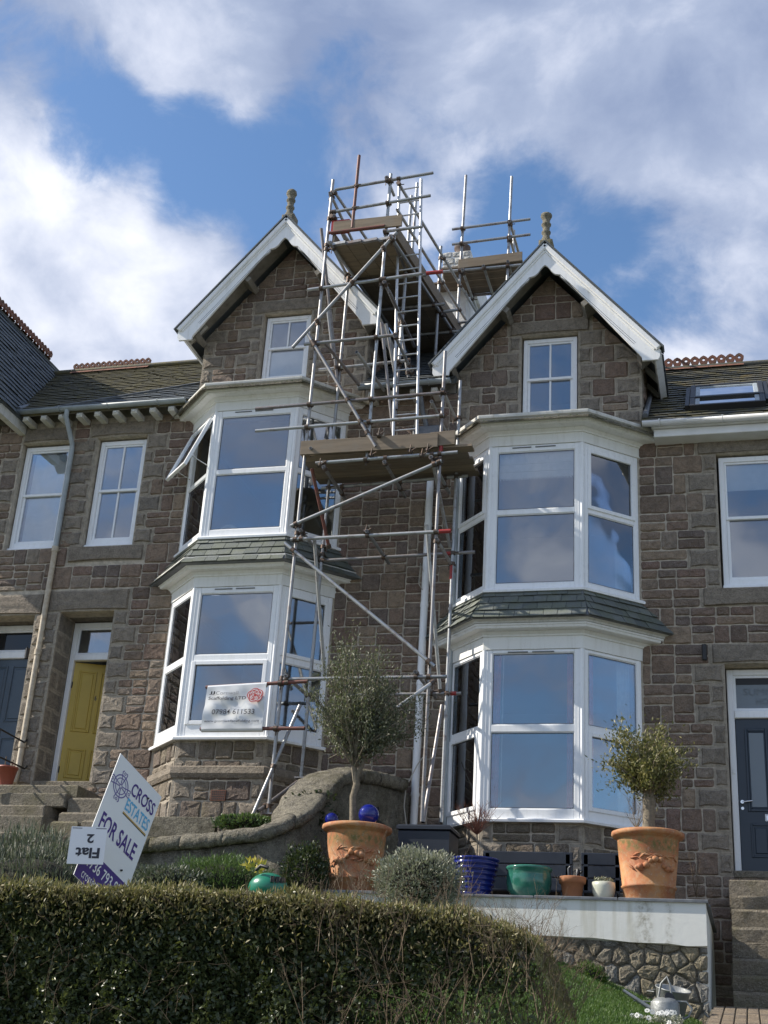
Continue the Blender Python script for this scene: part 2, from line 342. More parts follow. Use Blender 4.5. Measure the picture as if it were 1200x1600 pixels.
class Fr:
    """local frame: a along u, b along v, c along the outward normal n"""
    def __init__(s, o, u, v, n=None):
        s.o = Vector(o); s.u = Vector(u).normalized(); s.v = Vector(v).normalized()
        s.n = Vector(n).normalized() if n is not None else s.u.cross(s.v).normalized()
    def p(s, a, b, c=0.): return s.o + s.u * a + s.v * b + s.n * c
WALLY = 18.0
WF = Fr((0, WALLY, 0), (1, 0, 0), (0, 0, 1), (0, -1, 0))
def facet(p0, p1):
    p0 = Vector((p0[0], p0[1], 0)); p1 = Vector((p1[0], p1[1], 0)); u = (p1 - p0).normalized()
    return Fr(p0, u, (0, 0, 1), (u.y, -u.x, 0)), (p1 - p0).length

class MB:
    def __init__(s): s.v = []; s.f = []; s.mi = []; s.sm = []
    def add(s, vs, fs, mi=0, smooth=False):
        k = len(s.v); s.v.extend([tuple(x) for x in vs])
        for f in fs: s.f.append(tuple(i + k for i in f)); s.mi.append(mi); s.sm.append(smooth)
        return s
    def box(s, fr, a0, a1, b0, b1, c0, c1, mi=0, ch=0.0):
        if ch <= 0:
            P = [fr.p(a, b, c) for c in (c0, c1) for b in (b0, b1) for a in (a0, a1)]
            return s.add(P, [(0, 2, 3, 1), (4, 5, 7, 6), (0, 1, 5, 4), (1, 3, 7, 5), (3, 2, 6, 7), (2, 0, 4, 6)], mi)
        P = [fr.p(a, b, c0) for a, b in ((a0, b0), (a1, b0), (a1, b1), (a0, b1))]
        P += [fr.p(a, b, c1 - ch) for a, b in ((a0, b0), (a1, b0), (a1, b1), (a0, b1))]
        P += [fr.p(a, b, c1) for a, b in ((a0 + ch, b0 + ch), (a1 - ch, b0 + ch), (a1 - ch, b1 - ch), (a0 + ch, b1 - ch))]
        F = [(3, 2, 1, 0), (8, 9, 10, 11)]
        for r in (0, 4):
            for i in range(4): F.append((r + i, r + (i + 1) % 4, r + 4 + (i + 1) % 4, r + 4 + i))
        return s.add(P, F, mi)
    def frame(s, fr, a0, a1, b0, b1, w, c0, c1, mi=0, wb=None, wt=None):
        wb = w if wb is None else wb; wt = w if wt is None else wt; e = .0015
        s.box(fr, a0, a0 + w, b0, b1, c0, c1, mi, .006); s.box(fr, a1 - w, a1, b0, b1, c0, c1, mi, .006)
        s.box(fr, a0 + w, a1 - w, b1 - wt, b1, c0 + e, c1 - e, mi, .006); s.box(fr, a0 + w, a1 - w, b0, b0 + wb, c0 + e, c1 - e, mi, .006)
        return s
    def tube(s, p0, p1, r, n=8, r1=None, cap=True, smooth=True, mi=0):
        p0 = Vector(p0); p1 = Vector(p1); r1 = r if r1 is None else r1
        d = (p1 - p0)
        if d.length < 1e-6: return s
        d.normalize(); x = d.orthogonal().normalized(); y = d.cross(x)
        P = []
        for q, rr in ((p0, r), (p1, r1)):
            for i in range(n):
                t = 2 * math.pi * i / n; P.append(q + x * (rr * math.cos(t)) + y * (rr * math.sin(t)))
        s.add(P, [(i, (i + 1) % n, n + (i + 1) % n, n + i) for i in range(n)], mi, smooth)
        if cap: s.add(P, [tuple(range(n))[::-1], tuple(range(n, 2 * n))], mi)
        return s
    def path(s, pts, rad, n=8, mi=0, cap=True):
        pts = [Vector(p) for p in pts]; k = len(pts)
        rad = rad if isinstance(rad, (list, tuple)) else [rad] * k
        P = []; x = None
        for i in range(k):
            d = (pts[min(i + 1, k - 1)] - pts[max(i - 1, 0)]).normalized()
            x = d.orthogonal().normalized() if x is None else (x - d * x.dot(d)).normalized()
            y = d.cross(x)
            for j in range(n):
                t = 2 * math.pi * j / n; P.append(pts[i] + x * (rad[i] * math.cos(t)) + y * (rad[i] * math.sin(t)))
        F = [(i * n + j, i * n + (j + 1) % n, (i + 1) * n + (j + 1) % n, (i + 1) * n + j) for i in range(k - 1) for j in range(n)]
        s.add(P, F, mi, True)
        if cap: s.add(P[:n], [tuple(range(n))[::-1]], mi); s.add(P[-n:], [tuple(range(n))], mi)
        return s
    def lathe(s, c, prof, n=32, mi=0, smooth=True, cap=True):
        c = Vector(c); P = []
        for r, z in prof:
            for j in range(n):
                t = 2 * math.pi * j / n; P.append(c + Vector((r * math.cos(t), r * math.sin(t), z)))
        k = len(prof)
        F = [(i * n + j, i * n + (j + 1) % n, (i + 1) * n + (j + 1) % n, (i + 1) * n + j) for i in range(k - 1) for j in range(n)]
        s.add(P, F, mi, smooth)
        if cap: s.add(P[:n], [tuple(range(n))[::-1]], mi); s.add(P[-n:], [tuple(range(n))], mi)
        return s
    def prism(s, fr, poly, c0, c1, mi=0):
        n = len(poly); P = [fr.p(a, b, c0) for a, b in poly] + [fr.p(a, b, c1) for a, b in poly]
        F = [tuple(range(n))[::-1], tuple(range(n, 2 * n))] + [(i, (i + 1) % n, n + (i + 1) % n, n + i) for i in range(n)]
        return s.add(P, F, mi)
    def ico(s, c, r, sq=(1, 1, 1), rings=10, seg=16, mi=0):
        c = Vector(c)
        prof = [(max(1e-4, math.sin(math.pi * i / rings)) * r, -math.cos(math.pi * i / rings) * r) for i in range(rings + 1)]
        P = []
        for rr, z in prof:
            for j in range(seg):
                t = 2 * math.pi * j / seg; P.append(c + Vector((rr * math.cos(t) * sq[0], rr * math.sin(t) * sq[1], z * sq[2])))
        F = [(i * seg + j, i * seg + (j + 1) % seg, (i + 1) * seg + (j + 1) % seg, (i + 1) * seg + j) for i in range(rings) for j in range(seg)]
        return s.add(P, F, mi, True)
    def build(s, name, mats, parent=None, recalc=True):
        if not isinstance(mats, (list, tuple)): mats = [mats]
        V = np.array(s.v, dtype=float); c = (V.min(0) + V.max(0)) / 2
        me = bpy.data.meshes.new(name); me.from_pydata([tuple(x) for x in (V - c)], [], s.f)
        for q in mats: me.materials.append(MT[q] if isinstance(q, str) else q)
        me.polygons.foreach_set('material_index', s.mi); me.polygons.foreach_set('use_smooth', s.sm)
        me.update()
        if recalc and len(s.f) < 60000:
            import bmesh
            bm = bmesh.new(); bm.from_mesh(me); bmesh.ops.recalc_face_normals(bm, faces=bm.faces); bm.to_mesh(me); bm.free()
        return link(name, me, parent, Vector(c))

def clip(poly, nx, ny, d):
    """keep the part of the convex polygon with nx*a+ny*b <= d"""
    out = []
    for i in range(len(poly)):
        p, q = poly[i], poly[(i + 1) % len(poly)]
        sp, sq = nx * p[0] + ny * p[1] - d, nx * q[0] + ny * q[1] - d
        if sp <= 0: out.append(p)
        if (sp < 0 < sq) or (sq < 0 < sp):
            t = sp / (sp - sq); out.append((p[0] + (q[0] - p[0]) * t, p[1] + (q[1] - p[1]) * t))
    return out
def area(poly): return abs(sum(poly[i][0] * poly[(i + 1) % len(poly)][1] - poly[(i + 1) % len(poly)][0] * poly[i][1] for i in range(len(poly)))) / 2

# ---- stones of a wall: each a rough faced block standing proud of the mortar
class Stones:
    def __init__(s, roundk=0): s.items = []; s.roundk = roundk
    def put(s, fr, poly, mat, proud=.026, rough=.012):
        if area(poly) < .0016: return
        s.items.append((fr, poly, mat, proud, rough))
    def mesh(s, mb, it):
        fr, poly, mat, proud, rough = it
        dressed = mat == 'dressed' and area(poly) > .02
        n0 = len(poly); ctr = (sum(p[0] for p in poly) / n0, sum(p[1] for p in poly) / n0)
        if not dressed:                                     # knock the corners off
            q = []
            for i in range(n0):
                p, a, b = poly[i], poly[i - 1], poly[(i + 1) % n0]
                for o in (a, b):
                    l = math.hypot(o[0] - p[0], o[1] - p[1]) + 1e-6; k = min(.3, rnd.uniform(.008, .022) / l) if s.roundk == 0 else min(.42, s.roundk * rnd.uniform(.6, 1.2))
                    q.append((p[0] + (o[0] - p[0]) * k, p[1] + (o[1] - p[1]) * k))
            poly = q
        ring = []; L = len(poly); jt = .002 if dressed else .004
        for i in range(L):
            p, q = poly[i], poly[(i + 1) % L]; ln = math.hypot(q[0] - p[0], q[1] - p[1])
            ring.append((p[0] + rnd.uniform(-jt, jt), p[1] + rnd.uniform(-jt, jt)))
            k = 2 if ln > .3 else (1 if ln > .12 else 0)
            for j in range(k):
                t = (j + 1) / (k + 1); e = rnd.uniform(-jt, jt) * 1.6
                ring.append((p[0] + (q[0] - p[0]) * t + e * (q[1] - p[1]) / ln, p[1] + (q[1] - p[1]) * t - e * (q[0] - p[0]) / ln))
        n = len(ring); cx, cy = ctr; base = proud * rnd.uniform(.7, 1.1); tx, ty = rnd.uniform(-.025, .025), rnd.uniform(-.03, .015)
        m0 = s.mats.index(mat); m1 = s.mats.index('margin') if dressed else m0
        P = [fr.p(a, b, -.01) for a, b in ring]; P += [fr.p(a, b, .007 if dressed else base * .25 + rnd.uniform(0, .003)) for a, b in ring]
        def inset(dist):
            o = []
            for a, b in ring:
                dx, dy = cx - a, cy - b; l = math.hypot(dx, dy) + 1e-6; k = min(.45, dist() / l); o.append((a + dx * k, b + dy * k))
            return o
        F = []; MI = []
        off = n
        if dressed:
            r2 = inset(lambda: rnd.uniform(.034, .044)); P += [fr.p(a, b, .008) for a, b in r2]
            for i in range(n): j = (i + 1) % n; F.append((n + i, n + j, 2 * n + j, 2 * n + i)); MI.append(m1)
            off = 2 * n; ring3 = inset(lambda: rnd.uniform(.052, .066))
        else: ring3 = inset(lambda: rnd.uniform(.012, .028))
        for i in range(n): j = (i + 1) % n; F.append((i, j, n + j, n + i)); MI.append(m1)
        P += [fr.p(a, b, max(.008, base + (a - cx) * tx + (b - cy) * ty + rnd.uniform(-1, 1) * rough * .45)) for a, b in ring3]
        k0 = len(P); r4 = [(a + (cx - a) * .5 + rnd.uniform(-.01, .01), b + (cy - b) * .5 + rnd.uniform(-.008, .008)) for a, b in ring3]
        P += [fr.p(a, b, base + rough * rnd.uniform(-.35, .75)) for a, b in r4]
        for i in range(n):
            j = (i + 1) % n; F += [(off + i, off + j, off + n + j, off + n + i), (off + n + i, off + n + j, k0 + j, k0 + i)]; MI += [m0, m0]
        F.append(tuple(range(k0, k0 + n))); MI.append(m0)
        k = len(mb.v); mb.v.extend(tuple(x) for x in P)
        for f, mi in zip(F, MI): mb.f.append(tuple(i + k for i in f)); mb.mi.append(mi); mb.sm.append(False)
    def build(s, parent, limit=300, name='stone'):
        s.mats = sorted({it[2] for it in s.items} | {'margin'})
        def key(it):
            fr, poly = it[0], it[1]; cx = sum(p[0] for p in poly) / len(poly); cy = sum(p[1] for p in poly) / len(poly)
            x, y, z = proj(fr.p(cx, cy))
            return -(area(poly) / max(1, z * z)) if (-10 < x < 1210 and -10 < y < 1420) else 1
        s.items.sort(key=key)
        for it in s.items[:limit]:
            mb = MB(); mats = s.mats; s.mats = [it[2], 'margin'] if it[2] == 'dressed' else [it[2]]; s.mesh(mb, it); use = s.mats; s.mats = mats; mb.build(name, use, parent, False)
        if len(s.items) > limit:
            mb = MB()
            for it in s.items[limit:]: s.mesh(mb, it)
            setp(mb.build('remaining_' + name + 's', s.mats, parent, False), kind='stuff')

MG = .0095
def rect(a0, a1, b0, b1, g=MG): return [(a0 + g, b0 + g), (a1 - g, b0 + g), (a1 - g, b1 - g), (a0 + g, b1 - g)]
def put_rect(st, fr, a0, a1, b0, b1, mat, clips, proud=.026, rough=.012, g=MG):
    if a1 - a0 < .05 or b1 - b0 < .04: return
    poly = rect(a0, a1, b0, b1, g)
    for c in clips:
        poly = clip(poly, *c)
        if len(poly) < 3: return
    st.put(fr, poly, mat, proud, rough)

def course_lines(z0, z1, marks, h=.275):
    ms = sorted([z0, z1] + [q for q in marks if z0 + .05 < q < z1 - .05]); out = [ms[0]]
    for q in ms[1:]:
        if q - out[-1] > .07: out.append(q)
    res = [out[0]]
    for q in out[1:]:
        d = q - res[-1]; k = max(1, round(d / h)); b = res[-1]
        for i in range(1, k): res.append(b + d * i / k + rnd.uniform(-.02, .02))
        res.append(q)
    return res

def rubble(st, fr, a0, a1, lines, holes, clips=(), mat='rubble', wmin=.20, wmax=.54, split=.66, jump=.55):
    """random coursed rubble between the course lines, around the holes"""
    bands = list(zip(lines[:-1], lines[1:])); J = {}
    def blocked(x0, x1, z0, z1): return any(x0 < h[1] - .01 and x1 > h[0] + .01 and z0 < h[3] - .02 and z1 > h[2] + .02 for h in holes)
    for k in range(1, len(lines) - 1):
        J[k] = []; x = a0 + rnd.uniform(.1, .5)
        hl, hu = lines[k] - lines[k - 1], lines[k + 1] - lines[k]
        while x < a1 - .3:
            wd = rnd.uniform(.22, .42)
            if rnd.random() < jump and min(hl, hu) > .2 and not blocked(x, x + wd, lines[k - 1], lines[k + 1]) and not any(x < q[1] + .05 and x + wd > q[0] - .05 for q in J.get(k - 1, [])) and x + wd < a1 - .08:
                J[k].append((x, x + wd, lines[k] - hl * .48, lines[k] + hu * .48))
            x += wd + rnd.uniform(.35, .95)
    for q in J.values():
        for j in q: put_rect(st, fr, *j, mat, clips)
    for k, (z0, z1) in enumerate(bands):
        iv = [(a0, a1)]
        for h in holes:
            if z0 < h[3] - .03 and z1 > h[2] + .03:
                nv = []
                for p, q in iv:
                    if h[0] > p: nv.append((p, min(q, h[0])))
                    if h[1] < q: nv.append((max(p, h[1]), q))
                iv = [x for x in nv if x[1] - x[0] > .04]
        for p, q in iv:
            lo = [j for j in J.get(k, []) if j[0] < q and j[1] > p]; hi = [j for j in J.get(k + 1, []) if j[0] < q and j[1] > p]
            cuts = sorted({p, q} | {x for j in lo + hi for x in j[:2] if p < x < q})
            for c0, c1 in zip(cuts[:-1], cuts[1:]):
                mid = (c0 + c1) / 2; b0, b1 = z0, z1; cut = False
                for j in lo:
                    if j[0] < mid < j[1]: b0 = j[3]; cut = True
                for j in hi:
                    if j[0] < mid < j[1]: b1 = j[2]; cut = True
                x = c0
                while x < c1 - .01:
                    wd = rnd.uniform(wmin, wmax)
                    if c1 - x - wd < wmin * .8: wd = c1 - x
                    if wd > wmax * 1.25: wd = (c1 - x) / 2
                    if not cut and b1 - b0 > .22 and rnd.random() < split and wd > .2:
                        zm = b0 + (b1 - b0) * rnd.uniform(.4, .6)
                        for u0, u1 in ((b0, zm), (zm, b1)):
                            if wd > .42 and rnd.random() < .55:
                                xm = x + wd * rnd.uniform(.35, .65); put_rect(st, fr, x, xm, u0, u1, mat, clips); put_rect(st, fr, xm, x + wd, u0, u1, mat, clips)
                            else: put_rect(st, fr, x, x + wd, u0, u1, mat, clips)
                    elif wd > .44 and b1 - b0 > .2:
                        xm = x + wd * rnd.uniform(.4, .6); put_rect(st, fr, x, xm, b0, b1, mat, clips); put_rect(st, fr, xm, x + wd, b0, b1, mat, clips)
                    else: put_rect(st, fr, x, x + wd, b0, b1, mat, clips)
                    x += wd

def wall_mesh(fr, a0, a1, b0, b1, openings, depth, clips=(), c=0.0):
    """front skin with real openings and reveals"""
    mb = MB(); xs = sorted({a0, a1} | {x for o in openings for x in o[:2] if a0 < x < a1}); zs = sorted({b0, b1} | {z for o in openings for z in o[2:4] if b0 < z < b1})
    for x0, x1 in zip(xs[:-1], xs[1:]):
        for z0, z1 in zip(zs[:-1], zs[1:]):
            mx, mz = (x0 + x1) / 2, (z0 + z1) / 2
            if any(o[0] < mx < o[1] and o[2] < mz < o[3] for o in openings): continue
            poly = [(x0, z0), (x1, z0), (x1, z1), (x0, z1)]
            for q in clips:
                poly = clip(poly, *q)
                if len(poly) < 3: break
            if len(poly) < 3: continue
            P = [fr.p(a, b, c) for a, b in poly]; mb.add(P, [tuple(range(len(P)))])
            P = [fr.p(a, b, -depth) for a, b in poly]; mb.add(P, [tuple(range(len(P)))[::-1]])
    for o in openings:
        x0, x1, z0, z1 = o[:4]
        x0, x1 = max(x0, a0), min(x1, a1)
        for q in (((x0, z0), (x0, z1)), ((x0, z1), (x1, z1)), ((x1, z1), (x1, z0)), ((x1, z0), (x0, z0))):
            mb.add([fr.p(*q[0], c), fr.p(*q[1], c), fr.p(*q[1], -depth), fr.p(*q[0], -depth)], [(0, 1, 2, 3)])
    return mb

def surround(st, fr, op, lines, wl=.40, ws=.20, lint=.30, sides=(1, 1), gap=MG, sillh=.0, lintext=.22, lintel=True):
    """dressed granite quoins up the jambs, a lintel and a sill course; returns the rectangles they fill"""
    x0, x1, z0, z1 = op; res = []
    zz = [z for z in lines if z0 - .02 <= z <= z1 + .02]
    for sd_, on in zip((-1, 1), sides):
        if not on: continue
        for k, (b0, b1) in enumerate(zip(zz[:-1], zz[1:])):
            wd = (wl if (k + (sd_ > 0)) % 2 else ws) * rnd.uniform(.92, 1.1)
            r = (x0 - wd, x0, b0, b1) if sd_ < 0 else (x1, x1 + wd, b0, b1)
            res.append(r)
    if lintel:
        res.append((x0 - lintext, x1 + lintext, z1, z1 + lint))
    for r in res: put_rect(st, fr, *r, 'dressed', (), .034, .012, .004)
    return res

# ---- glazing
def pane(fr, a0, a1, b0, b1, c, parent, mat='glass', name='pane'):
    return MB().box(fr, a0, a1, b0, b1, c - .012, c, 0).build(name, mat, parent)
def room(fr, a0, a1, b0, b1, c0, depth, parent, mat='room'):
    mb = MB(); P = [fr.p(a, b, c) for c in (c0, c0 - depth) for b in (b0, b1) for a in (a0, a1)]
    mb.add(P, [(4, 5, 7, 6), (0, 1, 5, 4), (1, 3, 7, 5), (3, 2, 6, 7), (2, 0, 4, 6)])
    return mb.build('room', mat, parent)

def sash(parent, fr, x0, x1, z0, z1, c=-.16, mid=.5, bars=0, mat='upvc', fw=.07, label=None, name='window', sill=True, rf=None, sash_in=.045, glassmat='glass', depth=2.5):
    """a two-part window: outer frame, meeting rail, optional vertical bar, sill; panes are sub-parts"""
    mb = MB(); zm = z0 + (z1 - z0) * mid
    mb.frame(fr, x0, x1, z0, z1, fw, c - .07, c, 0, fw * 1.3, fw * 1.05)
    i0, i1, j0, j1 = x0 + fw, x1 - fw, z0 + fw * 1.3, z1 - fw * 1.05
    s = sash_in
    mb.frame(fr, i0, i1, zm - .02, j1, s * .7, c - .05, c - .018); mb.frame(fr, i0, i1, j0, zm + .018, s, c - .07, c - .036)
    mb.box(fr, i0, i1, zm - .028, zm + .02, c - .05, c - .008, 0, .006)
    if bars:
        xm = (i0 + i1) / 2; mb.box(fr, xm - .014, xm + .014, zm + .02, j1 - .02, c - .045, c - .020); bars == 1 and mb.box(fr, xm - .014, xm + .014, j0 + s, zm - .028, c - .064, c - .038)
    w_ = mb.build(name, mat, parent)
    if label: setp(w_, label)
    pane(fr, i0 + s * .7, i1 - s * .7, zm + .018, j1 - s * .7, c - .035, w_, glassmat); pane(fr, i0 + s, i1 - s, j0 + s, zm - .026, c - .052, w_, glassmat)
    if sill: MB().box(fr, x0 - .01, x1 + .01, z0 - .055, z0 - .002, c - .07, c + .045, 0, .008).build('sill', mat, w_)
    room(fr, x0 - .3, x1 + .3, z0 - .3, z1 + .25, -.27, depth, w_)
    return w_

def slates(parent, fr, poly, a0, a1, b0, b1, wd, gauge, mat, lift=.022, th=.009, joined=True, jit=.004, name='slate', drop=.02, skip=None):
    """courses of slates on a sloping plane: a along the eave, b up the slope; clipped to the convex polygon"""
    edges = []
    n = len(poly); cx = sum(p[0] for p in poly) / n; cy = sum(p[1] for p in poly) / n
    for i in range(n):
        p, q = poly[i], poly[(i + 1) % n]; nx, ny = q[1] - p[1], -(q[0] - p[0]); d = nx * p[0] + ny * p[1]
        if nx * cx + ny * cy > d: nx, ny, d = -nx, -ny, -d
        edges.append((nx, ny, d))
    mb = MB(); k = 0; b = b0; cnt = 0
    while b < b1:
        x = a0 - (wd / 2 if k % 2 else 0) - rnd.uniform(0, .02)
        while x < a1:
            w1 = wd * rnd.uniform(.93, 1.07)
            pl = [(x + .006, b - drop + rnd.uniform(-jit, jit)), (x + w1 - .002, b - drop + rnd.uniform(-jit, jit)), (x + w1 - .003, b + gauge + .01), (x + .003, b + gauge + .01)]
            for e in edges:
                pl = clip(pl, *e)
                if len(pl) < 3: break
            if len(pl) >= 3 and area(pl) > .002 and not (skip and skip(x + w1 / 2, b)):
                h = rnd.uniform(-.004, .006)
                P = [fr.p(u, v_, lift * (1 - (v_ - b + drop) / (gauge + drop)) + .004 + h) for u, v_ in pl]
                Q = [p - fr.n * th for p in P]; m_ = len(P)
                F = [tuple(range(m_)), tuple(range(m_, 2 * m_))[::-1]] + [(i, m_ + i, m_ + (i + 1) % m_, (i + 1) % m_) for i in range(m_)]
                if joined: mb.add(P + Q, F)
                else: MB().add(P + Q, F).build(name, mat, parent, False)
                cnt += 1
            x += w1
        b += gauge; k += 1
    if joined and mb.v: setp(mb.build('roof_' + name + 's', mat, parent, False), kind='stuff')
    return cnt

# ---- lettering
def text(parent, s, fr, a0, b0, width, height, mat, name='lettering', rot=0, bold=0.0, c=.002):
    cu = bpy.data.curves.new('t', 'FONT'); cu.body = s; cu.resolution_u = 3; cu.offset = bold
    to = bpy.data.objects.new('t', cu); COL.objects.link(to); dg = bpy.context.evaluated_depsgraph_get()
    me = bpy.data.meshes.new_from_object(to.evaluated_get(dg)); bpy.data.objects.remove(to); bpy.data.curves.remove(cu)
    V = np.array([v.co[:] for v in me.vertices])
    lo, hi = V.min(0), V.max(0); sx, sy = width / (hi[0] - lo[0]), height / (hi[1] - lo[1])
    mb = MB(); P = []
    for v in V:
        a, b = (v[0] - lo[0]) * sx, (v[1] - lo[1]) * sy
        if rot: a, b = width - a, height - b
        P.append(fr.p(a0 + a, b0 + b, c))
    mb.add(P, [tuple(p.vertices) for p in me.polygons]); bpy.data.meshes.remove(me)
    return mb.build(name, mat, parent, False)

# ---- leaves
def leaf_mesh(name, parent, mat, C, Dn, L, Wd, rs, fold=.25, up=None):
    """C centres, Dn directions: one diamond per leaf, folded along its rib"""
    n = len(C); C = np.asarray(C, float); Dn = np.asarray(Dn, float); Dn /= np.linalg.norm(Dn, axis=1)[:, None] + 1e-9
    r = rs.normal(size=(n, 3)); s_ = np.cross(Dn, r); s_ /= np.linalg.norm(s_, axis=1)[:, None] + 1e-9
    nn = np.cross(Dn, s_)
    L = L * rs.uniform(.7, 1.25, n)[:, None]; Wd = Wd * rs.uniform(.75, 1.2, n)[:, None]
    b = C - Dn * L * .5; t = C + Dn * L * .5; m1 = C - Dn * L * .05
    a1 = m1 + s_ * Wd * .5 + nn * Wd * fold; a2 = m1 - s_ * Wd * .5 + nn * Wd * fold
    V = np.stack([b, a1, t, a2], 1).reshape(-1, 3); cc = (V.min(0) + V.max(0)) / 2
    me = bpy.data.meshes.new(name); me.vertices.add(4 * n); me.vertices.foreach_set('co', (V - cc).ravel())
    idx = np.arange(n) * 4
    tri = np.stack([idx, idx + 1, idx + 2, idx, idx + 2, idx + 3], 1).ravel()
    me.loops.add(6 * n); me.loops.foreach_set('vertex_index', tri)
    me.polygons.add(2 * n); me.polygons.foreach_set('loop_start', np.arange(2 * n) * 3); me.polygons.foreach_set('loop_total', np.full(2 * n, 3))
    me.materials.append(MT[mat]); me.update(calc_edges=True); me.validate()
    return link(name, me, parent, Vector(cc))

# ------------------------------------------------------------------ ground
def terrain(x, y):
    if y < 6: z = -1.6 + max(0, (y - 4.5)) * 1.1
    elif y < 8: z = .05 + (y - 6) * .12
    else: z = .29 + (min(y, 14.9) - 8) * .118 + max(0, y - 14.9) * .05
    return z - .5 - (.45 if x > -.45 else 0) - (.5 if y < 7.9 else 0)
def make_ground():
    xs = list(np.arange(-90, -14, 8)) + list(np.arange(-14, 5, .5)) + list(np.arange(6, 91, 8)); ys = list(np.arange(-40, 4, 4)) + list(np.arange(4, 20, .5)) + list(np.arange(22, 90, 8))
    mb = MB(); n = len(xs)
    mb.add([(x, y, terrain(x, y)) for y in ys for x in xs], [(j * n + i, j * n + i + 1, (j + 1) * n + i + 1, (j + 1) * n + i) for j in range(len(ys) - 1) for i in range(n - 1)], 0, True)
    setp(mb.build('ground', 'groundm', None, False), kind='structure')
make_ground()
XY = Fr((0, 0, 0), (1, 0, 0), (0, 1, 0), (0, 0, 1))
setp(MB().box(XY, -60, 60, -3.2, 3.9, -1.62, -1.585).build('road', 'asphalt'), kind='structure')
setp(MB().box(XY, -60, 60, 3.9, 4.6, -1.6, -1.47).build('pavement', 'step'), kind='structure')
# lawn sheet sloping up to the terrace wall, soil of the raised front gardens
mb = MB(); xs = np.arange(-9, -.42, .3); ys = np.arange(7.9, 15.0, .3); n = len(xs)
def lawnz(x, y): return .25 + (y - 9) / 6 * (.91 - .38 * (max(x, -1.95) + 1.82)) + .03 * math.sin(x * 2.7 + 1) * math.sin(y * 1.9)
mb.add([(x, y, lawnz(x, y)) for y in ys for x in xs], [(j * n + i, j * n + i + 1, (j + 1) * n + i + 1, (j + 1) * n + i) for j in range(len(ys) - 1) for i in range(n - 1)], 0, True)
setp(mb.build('lawn', 'lawn', None, False), kind='structure')
setp(MB().box(XY, -4.7, -.5, 15.05, 17.95, 1.0, 1.885).build('terrace', 'soil'), kind='structure')
setp(MB().box(XY, -14, -5.2, 15.9, 17.95, 1.0, 2.62).build('raised_garden', 'soil'), kind='structure')
# brick path at the right, running up to the steps
path = setp(MB().add([(-.42, 8, .02), (2.4, 8, .02), (2.4, 15.32, .865), (-.42, 15.32, .865)], [(0, 1, 2, 3)]).build('path', 'earthmortar', None, False), kind='structure')
pfr = Fr((-.40, 12.6, .55 + .0), (1, 0, 0), (0, 2.72, .314))
me0 = None
for k in range(19):
    for i in range(9):
        a0, b0 = i * .115 + (0), k * .145
        mb = MB().box(pfr, a0 + .005, a0 + .108, b0 + .005, b0 + .138, -.02, .018 + rnd.uniform(-.002, .003), 0, .005)
        mb.build('paving_brick', 'paver', path, False)

# ------------------------------------------------------------------ the terrace of houses
H5 = empty('granite_house', (-12.6, WALLY, 3.4), 'granite terraced house furthest left, with the slate blue door and steep slate wing', 'house', 'granite terraced houses')
H6 = empty('granite_house', (-7.7, WALLY, 2.6), 'granite terraced house with the yellow door and the gable left of the scaffold', 'house', 'granite terraced houses')
H7 = empty('granite_house', (-1.5, WALLY, 1.2), 'granite terraced house with the navy door and the gable right of the scaffold', 'house', 'granite terraced houses')

def bay_offset(b, d):
    """b = (wall left, front left, front right, wall right); the outline pushed outwards by d"""
    wl, fl, fr_, wr, dep = b; out = []
    P = [Vector((wl, WALLY)), Vector((fl, WALLY - dep)), Vector((fr_, WALLY - dep)), Vector((wr, WALLY))]
    L = []
    for p, q in zip(P[:-1], P[1:]):
        u = (q - p).normalized(); nn = Vector((u.y, -u.x)); L.append((p + nn * d, u))
    def isect(l1, l2):
        (p, u), (q, v) = l1, l2; den = u.x * v.y - u.y * v.x; t = ((q.x - p.x) * v.y - (q.y - p.y) * v.x) / den; return p + u * t
    wall = (Vector((0, WALLY)), Vector((1, 0)))
    return [isect(L[0], wall), isect(L[0], L[1]), isect(L[1], L[2]), isect(L[2], wall)]
def sweep(b, prof, mat, name, parent, closed=True):
    mb = MB(); rows = [[(p.x, p.y, z) for p in bay_offset(b, d)] for d, z in prof]; P = [q for r in rows for q in r]; k = len(prof)
    F = []
    for i in range(k if closed else k - 1):
        j = (i + 1) % k
        for q in range(3): F.append((i * 4 + q, i * 4 + q + 1, j * 4 + q + 1, j * 4 + q))
    mb.add(P, F); return mb.build(name, mat, parent)

